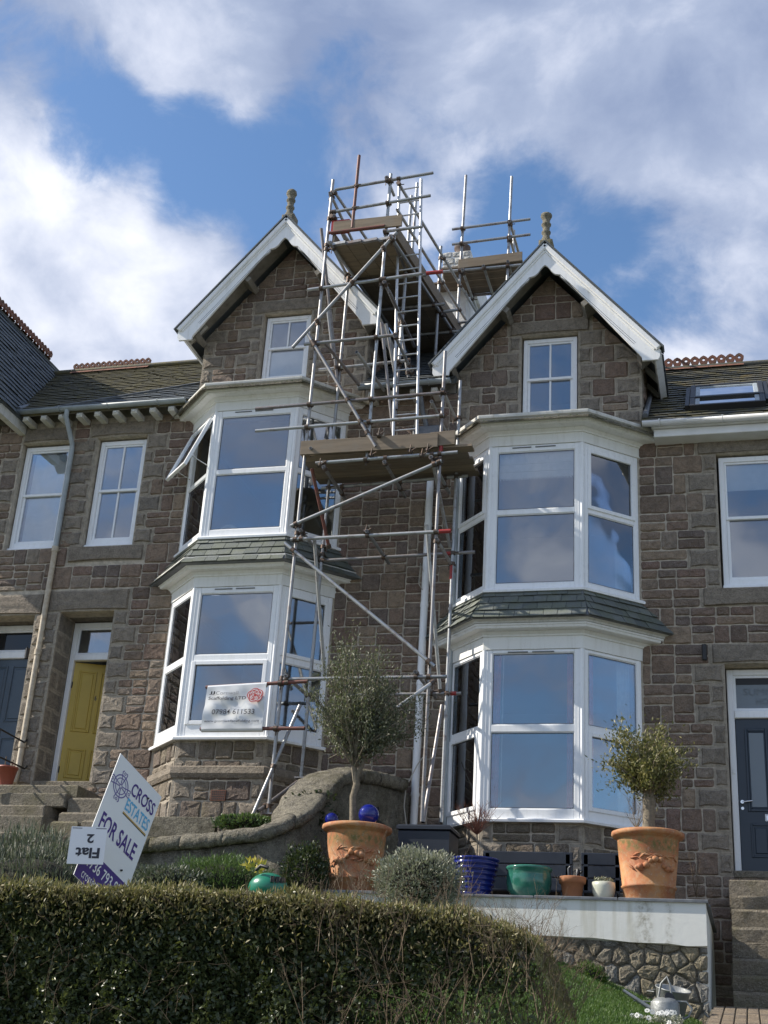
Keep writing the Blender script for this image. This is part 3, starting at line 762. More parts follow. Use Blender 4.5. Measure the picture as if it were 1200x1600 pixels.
def bay_window(parent, b, z0, z1, g, tr, lights, label, blind=None, curtains=None, cmat='dirtypaint', fas=.3, cor=.26, openleft=False, sidecurtain=False):
    """three sided bay: front pane pair and two canted pane pairs; g=(glass bottom, glass top), tr=(transom bottom, top)"""
    mb = MB(); fr, W_ = facet((b[1], WALLY - b[4]), (b[2], WALLY - b[4]))
    fl, WL_ = facet((b[0], WALLY), (b[1], WALLY - b[4])); fr2, WR_ = facet((b[2], WALLY - b[4]), (b[3], WALLY))
    root = None; panes = []
    for fi, (f, wd, ml, mr) in enumerate(((fl, WL_, .10, .10), (fr, W_, .125, .11), (fr2, WR_, .10, .10))):
        ti, to = -.075, 0.
        mb.box(f, 0.02, ml, z0, z1, ti, to, 0, .008); mb.box(f, wd - mr, wd - .02, z0, z1, ti, to, 0, .008)
        mb.box(f, ml, wd - mr, z0, g[0], ti, to - .002, 0, .008); mb.box(f, ml, wd - mr, g[1], z1, ti, to - .002, 0, .008)
        mb.box(f, ml, wd - mr, tr[0], tr[1], ti + .01, to - .003, 0, .008)
        mb.frame(f, ml - .0, wd - mr + .0, tr[1], g[1], .012, -.03, -.012); mb.frame(f, ml, wd - mr, g[0], tr[0], .012, -.03, -.012)
        # step lines on the posts
        for x in (ml * .45, wd - mr * .45): mb.box(f, x - .005, x + .005, z0 + .01, z1 - .01, -.01, .007)
        for part, (p0, p1) in enumerate(((g[0], tr[0]), (tr[1], g[1]))):
            op = (fi, part) in lights; e = .048 if op else .012
            if op and not (openleft and fi == 0 and part == 1): mb.frame(f, ml - .012, wd - mr + .012, p0 - .012, p1 + .012, e + .01, -.04, .018)
            if openleft and fi == 0 and part == 1: continue
            panes.append((f, ml + e, wd - mr - e, p0 + e, p1 - e, -.022))
    # mitre posts at the corners
    for q in (bay_offset(b, -.02)[1], bay_offset(b, -.02)[2]): mb.tube((q.x, q.y, z0), (q.x, q.y, z1), .034, 8, smooth=False)
    root = mb.build('bay_window', 'upvc', parent); setp(root, label)
    for f, a0, a1, b0, b1, c in panes: pane(f, a0, a1, b0, b1, c, root)
    gs = MB()
    for f, a0, a1, b0, b1, c in panes: gs.frame(f, a0 - .004, a1 + .004, b0 - .004, b1 + .004, .011, c, c + .006)
    gs.build('gasket', 'black', root)
    sweep(b, [(-.04, z0 - .05), (.055, z0 - .05), (.06, z0 - .02), (.05, z0 - .004), (-.04, z0 + .0)], 'upvc', 'sill', root)
    gx = MB()
    for x0, x1 in ((.34, .62), (.68, .98)): gx.box(fr, x0, x1, z1 - .045, z1 - .030, -.01, .010)
    gx.build('trickle_vent', 'groove', root)
    # fascia and cornice
    sweep(b, [(-.05, z1 + .002), (.014, z1 + .002), (.018, z1 + fas - .02), (.03, z1 + fas), (-.05, z1 + fas)], 'paintwood', 'fascia', root)
    zc = z1 + fas * .60; hc = fas * .40 + .13
    sweep(b, [(.015, zc), (.035, zc + .004), (.04, zc + .025), (.075, zc + .06), (.085, zc + .065), (-.02, zc + .07)], 'paintwood', 'cove_moulding', root)
    sweep(b, [(.05, zc + .066), (cor - .10, zc + .072), (cor - .085, zc + .08), (cor - .075, zc + .105), (cor - .06, zc + .115), (cor - .055, zc + .135), (.0, zc + .137)], 'barge', 'cornice', root)
    sweep(b, [(.05, zc + .138), (cor - .045, zc + .140), (cor - .04, zc + .165), (cor - .005, zc + .185), (cor, zc + hc - .02), (cor, zc + hc), (-.02, zc + hc)], cmat, 'crown_moulding', root)
    # floor and ceiling of the bay, room behind
    fp = [(p.x, p.y) for p in bay_offset(b, -.03)]
    MB().prism(XY, fp, z0 - .045, z0 + .0).prism(XY, fp, z1 + fas - .10, z1 + fas - .03).build('bay_lining', 'room', root)
    room(WF, b[0] + .02, b[3] - .02, z0 - .04, z1 + .12, -.02, 3.2, root)
    if blind:
        for f, wd, ml, mr in ((fl, WL_, .09, .09), (fr, W_, .1, .1), (fr2, WR_, .09, .09)):
            mb = MB(); zt = g[1] + .02
            zz = [zt, zt - blind * .45, zt - blind * .75, zt - blind]
            for a, q in zip(zz[:-1], zz[1:]): mb.box(f, ml, wd - mr, q + .004, a, -.095, -.087 + .004 * rnd.random())
            for i in range(26): mb.box(f, ml + (wd - ml - mr) * i / 26, ml + (wd - ml - mr) * (i + .5) / 26, zt - blind - .018, zt - blind, -.094, -.089)
            mb.build('blind', 'blind', root)
    if curtains:
        for f, a0, a1 in ((fr, .13, .235), (fr, W_ - .22, W_ - .115), (fr2, .11, .24)):
            mb = MB(); n_ = 8; P = []
            for i in range(n_ + 1): 
                a = a0 + (a1 - a0) * i / n_; c = -.085 + .018 * math.sin(i * 2.1); P += [fr.p(a, z0, c) if f is fr else f.p(a, z0, c), f.p(a, z1, c)]
            mb.add(P, [(2 * i, 2 * i + 2, 2 * i + 3, 2 * i + 1) for i in range(n_)], 0, True); mb.build('curtain', curtains, root, False)
        mb = MB(); mb.box(fr, .262, .275, z0, z1, -.10, -.08); mb.build('curtain_edge', 'pale', root)
    if sidecurtain:
        for f, a0, a1 in ((fl, .10, .42), (fr2, WR_ - .30, WR_ - .10)):
            mb = MB(); n_ = 14; P = []
            for i in range(n_ + 1):
                a = a0 + (a1 - a0) * i / n_; c = -.20 + .025 * math.sin(i * 1.9); P += [f.p(a, z0, c), f.p(a, z1, c)]
            mb.add(P, [(2 * i, 2 * i + 2, 2 * i + 3, 2 * i + 1) for i in range(n_)], 0, True); mb.build('curtain', 'pale', root, False)
    return root, (fl, fr, fr2), (WL_, W_, WR_)

def bay_roof(parent, b, z0, z1, d0, mat='slateg'):
    lo = bay_offset(b, d0); hi = bay_offset(b, .0)
    P = [(p.x, p.y, z0) for p in lo] + [(p.x, p.y, z1) for p in hi]
    Q = [(p.x, p.y, z0 - .012) for p in bay_offset(b, d0 - .01)]
    mb = MB().add(P + Q, [(0, 1, 5, 4), (1, 2, 6, 5), (2, 3, 7, 6), (8, 9, 1, 0), (9, 10, 2, 1), (10, 11, 3, 2), (11, 10, 9, 8)])
    root = mb.build('bay_roof', 'lead', parent)
    for i in range(3):
        p, q = Vector(P[i]), Vector(P[i + 1]); r = Vector(P[i + 4]); u = (q - p).normalized(); v = (r - p) - u * (r - p).dot(u); Hh = v.length; v.normalize()
        f = Fr(p, u, v); 
        if f.n.z < 0: f.n = -f.n
        s_ = Vector(P[i + 5]); poly = [(0, -.03), ((q - p).length, -.03), ((s_ - p).dot(u), Hh), ((r - p).dot(u), Hh)]
        if i == 0: poly[0] = (0, 0)
        slates(root, f, poly, 0, (q - p).length + .1, 0, Hh, .205, Hh / 3.6, mat, .020, .008, False, .003, 'slate')
    # lead apron under the upper sill and hips
    sweep(b, [(.004, z1 - .07), (.045, z1 - .085), (.05, z1 - .075), (.012, z1 + .015)], 'lead', 'lead_apron', root)
    return root

BR = (-4.02, -3.395, -2.025, -1.27, .67); BLft = (-8.53, -7.875, -6.485, -5.86, .67)
# house 7 bays
bay_window(H7, BR, 3.20, 5.52, (3.33, 5.47), (4.36, 4.46), {(2, 0), (0, 0)}, 'lower bay window with coral curtains', curtains='curtain', fas=.30, cor=.27, cmat='dirtypaint', sidecurtain=True)
bay_window(H7, BR, 6.41, 8.67, (6.50, 8.57), (7.56, 7.64), {(2, 1), (0, 1)}, 'upper bay window with white blinds drawn a little way down', blind=.42, fas=.26, cor=.30, cmat='dirtypaint', sidecurtain=True)
bay_roof(H7, BR, 5.90, 6.37, .31)
# house 6 bays
bay_window(H6, BLft, 4.31, 6.60, (4.50, 6.50), (5.43, 5.54), {(1, 0), (2, 1)}, 'lower bay window behind the banner', fas=.27, cor=.26, cmat='dirtypaint')
rt, (fl_, f_, fr_), wd_ = bay_window(H6, BLft, 7.42, 9.60, (7.54, 9.49), (8.48, 8.56), {(0, 1)}, 'upper bay window with its left casement open', fas=.25, cor=.28, cmat='dirtypaint', openleft=True)
bay_roof(H6, BLft, 6.90, 7.38, .30)
# the open casement, hinged at its head and pushed outwards
ofr = Fr(fl_.p(0, 9.50, .02), fl_.u, (Vector((0, 0, 1)) * math.cos(R_(21)) - fl_.n * math.sin(R_(21))))
cs = MB().frame(ofr, .07, wd_[0] - .07, -.97, 0, .055, -.02, .035).build('casement', 'upvc', rt); pane(ofr, .125, wd_[0] - .125, -.915, -.055, .01, cs)
for x in (.12, wd_[0] - .12): MB().tube(fl_.p(x, 8.7, 0), ofr.p(x, -.75, 0), .008).build('casement_stay', 'chrome', rt)
MB().box(fl_, .085, wd_[0] - .085, 9.46, 9.49, -.02, .0).build('gasket', 'black', rt)
# small things seen through the glass
def oval_back(parent, c, r):
    mb = MB(); pts = [Vector(c) + Vector((math.cos(t) * r, 0, math.sin(t) * r * 1.25)) for t in np.linspace(0, math.pi, 14)]
    mb.path(pts, .035, 6); pts = [Vector(c) + Vector((math.cos(t) * r * .6, .01, math.sin(t) * r * .9)) for t in np.linspace(0, math.pi, 12)]; mb.path(pts, .02, 6); return mb
oval_back(None, (-7.55, 17.62, 7.46), .2).build('white_chair_back', 'pale', None); bpy.data.objects['white_chair_back'].name = 'chair_back'
setp(bpy.data.objects['chair_back'], 'white rounded chair back seen low in the upper window left of the scaffold', 'chair')
sf = MB().box(Fr((-2.9, 17.75, 3.2), (1, 0, 0), (0, 0, 1)), 0, .55, 0, .20, 0, .16, 0, .05).box(Fr((-2.35, 17.75, 3.2), (1, .0, 0), (.35, 0, 1)), 0, .30, 0, .42, 0, .12, 0, .05)
setp(sf.build('cushion', 'sofa'), 'white cushions seen low through the front pane of the right lower bay', 'cushion')

# plinths under the bays
def plinth(parent, b, z0, z1, mat):
    st = Stones(); pts = bay_offset(b, -.035); mbw = MB()
    for i in range(3):
        f, wd = facet(pts[i], pts[i + 1]); mbw.add([f.p(0, z0), f.p(wd, z0), f.p(wd, z1), f.p(0, z1)], [(0, 1, 2, 3)])
        ls = course_lines(z0, z1, [], .285); holes = []
        if i == 1:
            for k, (p, q) in enumerate(zip(ls[:-1], ls[1:])):
                for s_, x in ((0, 0), (1, wd)):
                    w2 = .34 if (k + s_) % 2 else .16; h = (x, x + w2, p, q) if s_ == 0 else (x - w2, x, p, q); holes.append(h); put_rect(st, f, *h, 'dressed', (), .03, .01, .006)
        else:
            for k, (p, q) in enumerate(zip(ls[:-1], ls[1:])):
                w2 = .16 if k % 2 else .34; h = (wd - w2, wd, p, q) if i == 0 else (0, w2, p, q); holes.append(h); put_rect(st, f, *h, 'dressed', (), .03, .01, .006)
        rubble(st, f, 0, wd, ls, holes, (), mat, .22, .55, .25, .2)
    pr_ = mbw.build('plinth', 'mortar', parent, False); st.build(pr_, 200)
    return pr_
plinth(H7, BR, 1.80, 3.15, 'plinth'); pl6 = plinth(H6, BLft, 2.55, 4.26, 'plinth')
sweep(BLft, [(-.05, 3.72), (.0, 3.72), (.035, 3.78), (.03, 3.87), (-.02, 3.90)], 'dressed', 'string_course', H6)
def air_brick(parent, fr, a, b, mat='redclay'):
    mb = MB().box(fr, a, a + .22, b, b + .15, 0, .030)
    ab = mb.build('air_brick', mat, parent); g_ = MB()
    for i in range(7):
        for j in range(4): g_.box(fr, a + .015 + i * .029, a + .033 + i * .029, b + .015 + j * .033, b + .034 + j * .033, .029, .0315)
    g_.build('vent_holes', 'black', ab)
pf = facet(*[(p.x, p.y) for p in bay_offset(BLft, -.035)[1:3]])[0]
air_brick(H6, pf, .62, 3.40); air_brick(H7, WF, -.98, 2.10)

def corner_quoins(st, fr, x, side, lines, clips=()):
    res = []
    for k, (p, q) in enumerate(zip(lines[:-1], lines[1:])):
        w2 = .40 if k % 2 else .20; r = (x, x + w2, p, q) if side < 0 else (x - w2, x, p, q)
        res.append(r); put_rect(st, fr, *r, 'dressed', clips, .03, .012, .006)
    return res
SL = 1.17
def gclips(cx, A): return [(SL, 1, A + SL * cx), (-SL, 1, A - SL * cx)]

# ---- house 7 wall
s7 = Stones()
D7 = (-.16, .95, 2.62, 5.47); W7 = (-.15, 1.10, 6.58, 8.67); GW7 = (-3.07, -2.17, 9.49, 10.95)
l7 = course_lines(1.0, 9.0, [D7[2], D7[3], 5.76, W7[2], W7[3], 6.30], .28)
hol = [D7, W7] + surround(s7, WF, D7, l7, .42, .2, .29, lintext=.20) + surround(s7, WF, W7, l7, .42, .20, .24, lintext=.3)
put_rect(s7, WF, -.45, 1.3, 6.30, 6.58, 'dressed', (), .045, .01, .006); hol.append((-.45, 1.3, 6.30, 6.58))
# narrow dressed pieces of the lintel ends fall inside the first band; air brick keeps its own place
rubble(s7, WF, -1.27, 1.9, l7, hol)
l7b = course_lines(1.8, 10.0, [9.0], .28); rubble(s7, WF, -4.75, -4.02, l7b, [])
rubble(s7, WF, -4.02, -3.4, [5.9, 6.1, 6.38], []); rubble(s7, WF, -1.9, -1.27, [5.88, 6.13, 6.38], [])
cx7, A7 = -2.635, 12.33; gc7 = gclips(cx7, A7 - .30)
l7g = course_lines(8.99, 12.1, [GW7[2], GW7[3], 11.2], .275)
hg = [GW7] + surround(s7, WF, GW7, l7g, .40, .20, .25, lintext=.22) + corner_quoins(s7, WF, -4.08, -1, l7g, gc7) + corner_quoins(s7, WF, -1.20, 1, l7g, gc7)
rubble(s7, WF, -4.08, -1.2, l7g, hg, gc7)
bo = [(BR[0] + .05, BR[3] - .05, 3.25, 5.75), (BR[0] + .05, BR[3] - .05, 6.40, 8.85)]
w7 = wall_mesh(WF, -4.75, -1.2, 1.0, 9.0, bo, .3).build('wall', 'mortar', H7, False)
wall_mesh(WF, -1.2, 3.2, .8, 9.06, [D7, W7], .3).build('wall', 'mortar', H7, False)
wall_mesh(WF, -4.75, -4.08, 9.0, 10.0, [], .3).build('wall', 'mortar', H7, False)
wall_mesh(WF, -4.08, -1.2, 9.0, 12.4, [GW7], .3, gc7).build('wall', 'mortar', H7, False)
s7.build(H7)
# cheek walls of the gables (return into the roof)
def cheek(parent, x, z0, z1, side):
    f = Fr((x, WALLY, 0), (0, 1, 0), (0, 0, 1), (side, 0, 0)); st = Stones()
    MB().add([f.p(0, z0), f.p(3.2, z0), f.p(3.2, z1), f.p(0, z1)], [(0, 1, 2, 3)]).build('wall', 'mortar', parent, False)
    ls = course_lines(z0, z1, [], .28); h = []
    for k, (p, q) in enumerate(zip(ls[:-1], ls[1:])):
        w2 = .2 if k % 2 else .36; put_rect(st, f, 0, w2, p, q, 'dressed', (), .02, .01, .006); h.append((0, w2, p, q))
    rubble(st, f, 0, 1.6, ls, h); st.build(parent, 60)
cheek(H7, -1.2, 9.0, 10.6, 1); cheek(H6, -5.62, 9.9, 11.6, 1)

# ---- house 6 wall
s6 = Stones()
D6 = (-10.45, -9.50, 3.72, 6.52); W6 = (-10.28, -9.36, 7.64, 9.63); GW6 = (-7.50, -6.65, 10.50, 11.80)
l6 = course_lines(2.4, 10.0, [3.50, D6[2], D6[3], 6.90, 7.30, W6[2], W6[3]], .28)
hol = [D6, W6] + surround(s6, WF, D6, l6, .42, .26, .36, lintext=.27) + surround(s6, WF, W6, l6, .38, .18, .27, lintext=.16)
put_rect(s6, WF, -10.5, -9.1, 7.36, 7.64, 'dressed', (), .045, .01, .006); hol.append((-10.5, -9.1, 7.36, 7.64))
rubble(s6, WF, -10.72, -8.53, l6, hol)
rubble(s6, WF, -5.86, -4.75, course_lines(2.55, 10.0, [], .28), [])
rubble(s6, WF, -8.53, -7.9, [6.9, 7.12, 7.38], []); rubble(s6, WF, -6.4, -5.86, [6.9, 7.12, 7.38], [])
cx6, A6 = -7.075, 13.38; gc6 = gclips(cx6, A6 - .30)
l6g = course_lines(9.95, 13.1, [GW6[2], GW6[3], 12.05], .275)
hg = [GW6] + surround(s6, WF, GW6, l6g, .40, .20, .25, lintext=.22) + corner_quoins(s6, WF, -8.53, -1, l6g, gc6) + corner_quoins(s6, WF, -5.62, 1, l6g, gc6)
rubble(s6, WF, -8.53, -5.62, l6g, hg, gc6)
bo6 = [(BLft[0] + .05, BLft[3] - .05, 4.35, 6.83), (BLft[0] + .05, BLft[3] - .05, 7.43, 9.8)]
wall_mesh(WF, -10.72, -8.53, 2.3, 10.0, [D6, W6], .3).build('wall', 'mortar', H6, False)
wall_mesh(WF, -8.53, -4.75, 2.3, 10.0, bo6, .3).build('wall', 'mortar', H6, False)
wall_mesh(WF, -8.53, -5.62, 10.0, 13.4, [GW6], .3, gc6).build('wall', 'mortar', H6, False)
s6.build(H6)
# ---- house 5 wall
s5 = Stones()
D5 = (-11.95, -10.88, 3.95, 6.48); W5 = (-11.69, -10.74, 7.64, 9.61)
l5 = course_lines(3.2, 10.0, [D5[2], D5[3], 6.90, 7.36, W5[2], W5[3]], .28)
hol = [D5, W5] + surround(s5, WF, D5, l5, .40, .155, .36, lintext=.15) + surround(s5, WF, W5, l5, .38, .02, .27, lintext=.02)
rubble(s5, WF, -13.2, -10.72, l5, hol)
wall_mesh(WF, -15.6, -10.72, 2.3, 10.0, [D5, W5], .3).build('wall', 'mortar', H5, False)
s5.build(H5)

# ---- windows
sash(H7, WF, -.12, 1.07, 6.63, 8.64, -.07, .52, 0, 'upvc', .075, 'plain two-pane sash window with a white blind')
bl = MB().box(WF, -.05, 1.0, 8.13, 8.60, -.16, -.15).build('blind', 'blind', H7)
sash(H7, WF, -3.045, -2.195, 9.51, 10.92, -.09, .49, 1, 'upvc', .065, 'small four-pane gable window', sill=False)
sash(H6, WF, -7.475, -6.675, 10.52, 11.77, -.10, .52, 2, 'upvc', .065, 'small gable window with an undivided lower pane', sill=False)
MB().box(WF, -7.4, -6.75, 10.60, 11.12, -.19, -.18).build('blind', 'blind', H6)
sash(H6, WF, -10.255, -9.385, 7.70, 9.60, -.11, .52, 1, 'upvc', .075, 'four-pane sash window above the yellow door')
sash(H5, WF, -11.665, -10.765, 7.70, 9.58, -.11, .52, 0, 'upvc', .075, 'sash window with a white blind pulled down behind it')
MB().box(WF, -11.50, -10.84, 7.76, 9.46, -.20, -.19).build('blind', 'blind', H5)

# ---- doors
def door_panel(mb, f, a0, a1, b0, b1, c, mi=0):
    mb.frame(f, a0, a1, b0, b1, .028, c, c + .016, mi); mb.box(f, a0 + .05, a1 - .05, b0 + .05, b1 - .05, c - .002, c + .011, mi, .01)
def door_case(parent, op, c, zt0, zt1, mat='upvc', w=.085, glass='glass'):
    mb = MB(); x0, x1, z0, z1 = op
    mb.box(WF, x0, x0 + w, z0, z1, c - .08, c, 0, .01); mb.box(WF, x1 - w, x1, z0, z1, c - .08, c, 0, .01); mb.box(WF, x0 + w, x1 - w, z1 - w, z1, c - .08, c - .002, 0, .01)
    mb.box(WF, x0 + w, x1 - w, zt0, zt1, c - .08, c + .012, 0, .01); mb.frame(WF, x0 + w, x1 - w, zt1, z1 - w, .035, c - .06, c - .02)
    k = mb.build('door_frame', mat, parent)
    pane(WF, x0 + w + .035, x1 - w - .035, zt1 + .035, z1 - w - .035, c - .035, k, glass, 'fanlight'); return k
# navy door of house 7
jm = MB().box(WF, D7[0] - .02, D7[0] - .001, D7[2], D7[3], -.30, -.02)
dc7 = door_case(H7, (D7[0] + .015, D7[1] - .015, 2.66, 5.45), -.22, 4.76, 4.87, 'upvc', .085, 'frost')
fx0 = D7[0] + .015 + .12
MB().box(WF, fx0, D7[1] - .14, 5.24, 5.335, -.251, -.247).build('fanlight_border', 'black', dc7)
text(dc7, 'SUMMER', WF, fx0 + .10, 5.09, .56, .095, 'etch', 'etched_lettering', c=-.249); text(dc7, 'HOUSE', WF, fx0 + .26, 4.96, .36, .085, 'etch', 'etched_lettering', c=-.249)
lf = MB().box(WF, -.055, .845, 2.70, 4.755, -.30, -.25, 0, .004)
for a0, a1 in ((.06, .36), (.45, .75)): lf.frame(WF, a0, a1, 3.50, 4.62, .035, -.25, -.232); lf.frame(WF, a0 + .035, a1 - .035, 3.535, 4.585, .022, -.25, -.240); door_panel(lf, WF, a0 + .02, a1 - .02, 2.90, 3.34, -.25)
lf = lf.build('door', 'navy', H7)
for a0, a1 in ((.06, .36), (.45, .75)): pane(WF, a0 + .055, a1 - .055, 3.56, 4.56, -.243, lf, 'frost', 'door_glass')
MB().tube(WF.p(-.01, 3.62, -.25), WF.p(-.01, 3.62, -.20), .024, 12).tube(WF.p(-.01, 3.62, -.205), WF.p(.12, 3.635, -.205), .010, 8).tube(WF.p(-.01, 3.54, -.25), WF.p(-.01, 3.54, -.235), .02, 12).build('handle', 'chrome', lf)
MB().frame(WF, .27, .53, 3.37, 3.47, .016, -.25, -.236).box(WF, .286, .514, 3.386, 3.454, -.25, -.241, 0, .004).build('letter_box', 'chrome', lf)
text(lf, '7', WF, .385, 4.33, .06, .10, 'white_ink', 'house_number', c=-.246)
MB().box(WF, -.115, -.085, 4.00, 4.06, -.22, -.205, 0, .004).build('door_bell', 'upvc', dc7)
setp(MB().box(WF, D7[0] + .005, D7[1], 2.60, 2.69, -.36, .04, 0, .01).build('threshold', 'step', H7), None)
room(WF, -.3, 1.1, 2.5, 5.5, -.33, 3, H7)
# yellow door of house 6, ajar
rev = MB()
for fz in ((D6[0] - .0, -1), (D6[1], 1)): pass
def reveal_stones(parent, op, depth, n_=9):
    f = Fr((op[0], WALLY, 0), (0, 1, 0), (0, 0, 1), (1, 0, 0)); st = Stones(); ls = course_lines(op[2], op[3], [], .30)
    for k, (p, q) in enumerate(zip(ls[:-1], ls[1:])):
        if k % 2: put_rect(st, f, -.012, depth * .45, p, q, 'dressed', (), .005, .002, .003); put_rect(st, f, depth * .45, depth, p, q, 'dressed', (), .005, .002, .003)
        else: put_rect(st, f, -.012, depth, p, q, 'dressed', (), .005, .002, .003)
    st.build(parent, 40)
wall_mesh(Fr((0, WALLY + .3, 0), (1, 0, 0), (0, 0, 1), (0, -1, 0)), D6[0] - .02, D6[1] + .02, D6[2] - .02, D6[3] + .02, [D6], .3).build('reveal', 'dressed', H6, False)
wall_mesh(Fr((0, WALLY + .3, 0), (1, 0, 0), (0, 0, 1), (0, -1, 0)), D5[0] - .02, D5[1] + .02, D5[2] - .02, D5[3] + .02, [D5], .3).build('reveal', 'dressed', H5, False)
reveal_stones(H6, D6, .50); 
dc6 = door_case(H6, (D6[0] + .01, D6[1] + .12, 3.80, 6.50), -.50, 5.86, 5.96, 'upvc', .085)
yfr = Fr(WF.p(D6[0] + .10, 0, -.555), Vector((math.cos(R_(24)), math.sin(R_(24)), 0)), (0, 0, 1))
if yfr.n.y > 0: yfr.n = -yfr.n
yd = MB().box(yfr, 0, .80, 3.82, 5.85, -.04, 0, 0, .004)
for a0, a1 in ((.085, .37), (.43, .715)): door_panel(yd, yfr, a0, a1, 4.72, 5.72, 0); door_panel(yd, yfr, a0, a1, 3.98, 4.45, 0)
yd = setp(yd.build('door', 'yellow', H6), 'mustard yellow door standing ajar')
text(yd, '6', yfr, .385, 5.25, .032, .085, 'ink', 'house_number', bold=.02)
MB().tube(yfr.p(.0, 5.42, .0), yfr.p(.0, 5.52, .0), .012).tube(yfr.p(.0, 4.05, .0), yfr.p(.0, 4.15, .0), .012).build('hinge', 'iron', yd)
room(WF, D6[0] - .05, D6[1] + .15, 3.7, 6.55, -.59, 3, H6, 'pale')
MB().box(WF, D6[0] + .0, D6[1] + .12, 3.50, 3.80, -.56, .02, 0, .012).build('threshold', 'step', H6)
# blue door of house 5
dc5 = door_case(H5, (D5[0] + .01, D5[1] + .05, 4.02, 6.47), -.45, 5.90, 6.02, 'upvc', .085, 'darkglass')
bd = MB().box(WF, D5[0] + .09, D5[1] - .03, 3.9, 5.90, -.53, -.49, 0, .004)
for a0, a1 in ((D5[0] + .18, D5[0] + .44), (D5[0] + .52, D5[0] + .88)): door_panel(bd, WF, a0, a1, 4.85, 5.78, -.49); door_panel(bd, WF, a0, a1, 4.1, 4.6, -.49)
bd = bd.build('door', 'blued', H5); MB().tube(WF.p(-11.10, 5.20, -.49), WF.p(-11.10, 5.20, -.44), .02).tube(WF.p(-11.10, 5.32, -.46), WF.p(-11.10, 5.08, -.46), .012).build('door_knocker', 'iron', bd)
MB().box(WF, D5[0], D5[1], 3.7, 3.99, -.56, .02, 0, .012).build('threshold', 'step', H5)
MB().tube(WF.p(-10.98, 5.95, -.1), WF.p(-10.98, 5.78, -.1), .035).tube(WF.p(-10.98, 5.90, -.1), WF.p(-10.93, 5.95, 0), .008).build('porch_lantern', 'iron', H5)

# ---- roofs
def roof_plane(parent, x0, x1, zE, yE, yR, mat, name='roof', k=.8, th=.08, gauge=.19, wd=.25, poly=None, skip=None):
    f = Fr((x0, yE, zE), (1, 0, 0), (0, 1, k)); H_ = (yR - yE) * math.hypot(1, k); W_ = x1 - x0
    rf = MB().box(f, 0, W_, 0, H_, -th, 0).build(name, mat, parent)
    slates(rf, f, poly or [(0, -.04), (W_, -.04), (W_, H_), (0, H_)], 0, W_, 0, H_, wd, gauge, mat, .020, .008, True, .006, skip=skip); return rf, f
r7, f7 = roof_plane(H7, -1.2, 3.4, 9.09, 17.62, 21.0, 'slater')
r6m, f6m = roof_plane(H7, -5.62, -4.06, 10.05, 17.62, 21.0, 'slateb')
# the roof over the left part has an older mossy area and a newer slated triangle
dg0, dg1 = Vector((-10.9, 0)), Vector((-8.3, 2.2))
def f6side(x, b): 
    X = -13.4 + x; return b < (X + 10.95) * .75
r6, f6 = roof_plane(H6, -13.4, -8.45, 10.03, 17.62, 21.0, 'slatel', skip=lambda x, b: f6side(x, b))
slates(r6, f6, [(2.4, -.04), (4.95, -.04), (4.95, 1.95)], 2.3, 4.95, 0, 2.1, .25, .19, 'slateb', .020, .008, True, .006)
MB().box(Fr(f6.p(2.44, .02, .0), (f6.p(4.95, 1.93) - f6.p(2.44, .02)), f6.v), 0, 3.16, -.02, .03, 0.01, .045).build('lead_strip', 'lead', r6)
# wing roof far left, steep slope facing right
kf = Fr((-11.62, 16.9, 9.95), (0, 1, 0), (-1.75, 0, 3.12))
if kf.n.x < 0: kf.n = -kf.n
wr = MB().box(kf, 0, 5.8, 0, 3.58, -.08, 0).build('roof', 'slateb', H5); slates(wr, kf, [(0, -.03), (5.2, -.03), (5.2, 3.58), (0, 3.58)], 0, 5.8, 0, 3.58, .25, .17, 'slateb', .022, .009, True, .006)
setp(wr, 'steep slate roof of the wing')
kf2 = Fr((-15.12, 16.9, 9.95), (0, 1, 0), (1.75, 0, 3.12)); MB().box(kf2, 0, 5.8, 0, 3.58, 0, .08).build('roof', 'slateb', H5)
MB().path([(-11.66, 17.62, 10.08), (-12.2, 19.5, 11.30), (-13.05, 21.1, 12.74)], .05, 6).build('lead_valley', 'lead', H5)
MB().box(Fr((-15.2, 17.52, 9.6), (1, 0, 0), (0, 0, 1)), 0, .1, 0, .1, 0, .1).build('roof_block', 'dirtypaint', H5)
MB().prism(Fr((0, 16.9, 0), (1, 0, 0), (0, 0, 1), (0, -1, 0)), [(-13.37, 13.12), (-11.58, 9.93), (-11.60, 9.72), (-11.80, 9.72), (-13.37, 12.5), (-14.94, 9.72), (-15.14, 9.72), (-15.16, 9.93)], 0, .05).build('bargeboard', 'barge', H5)

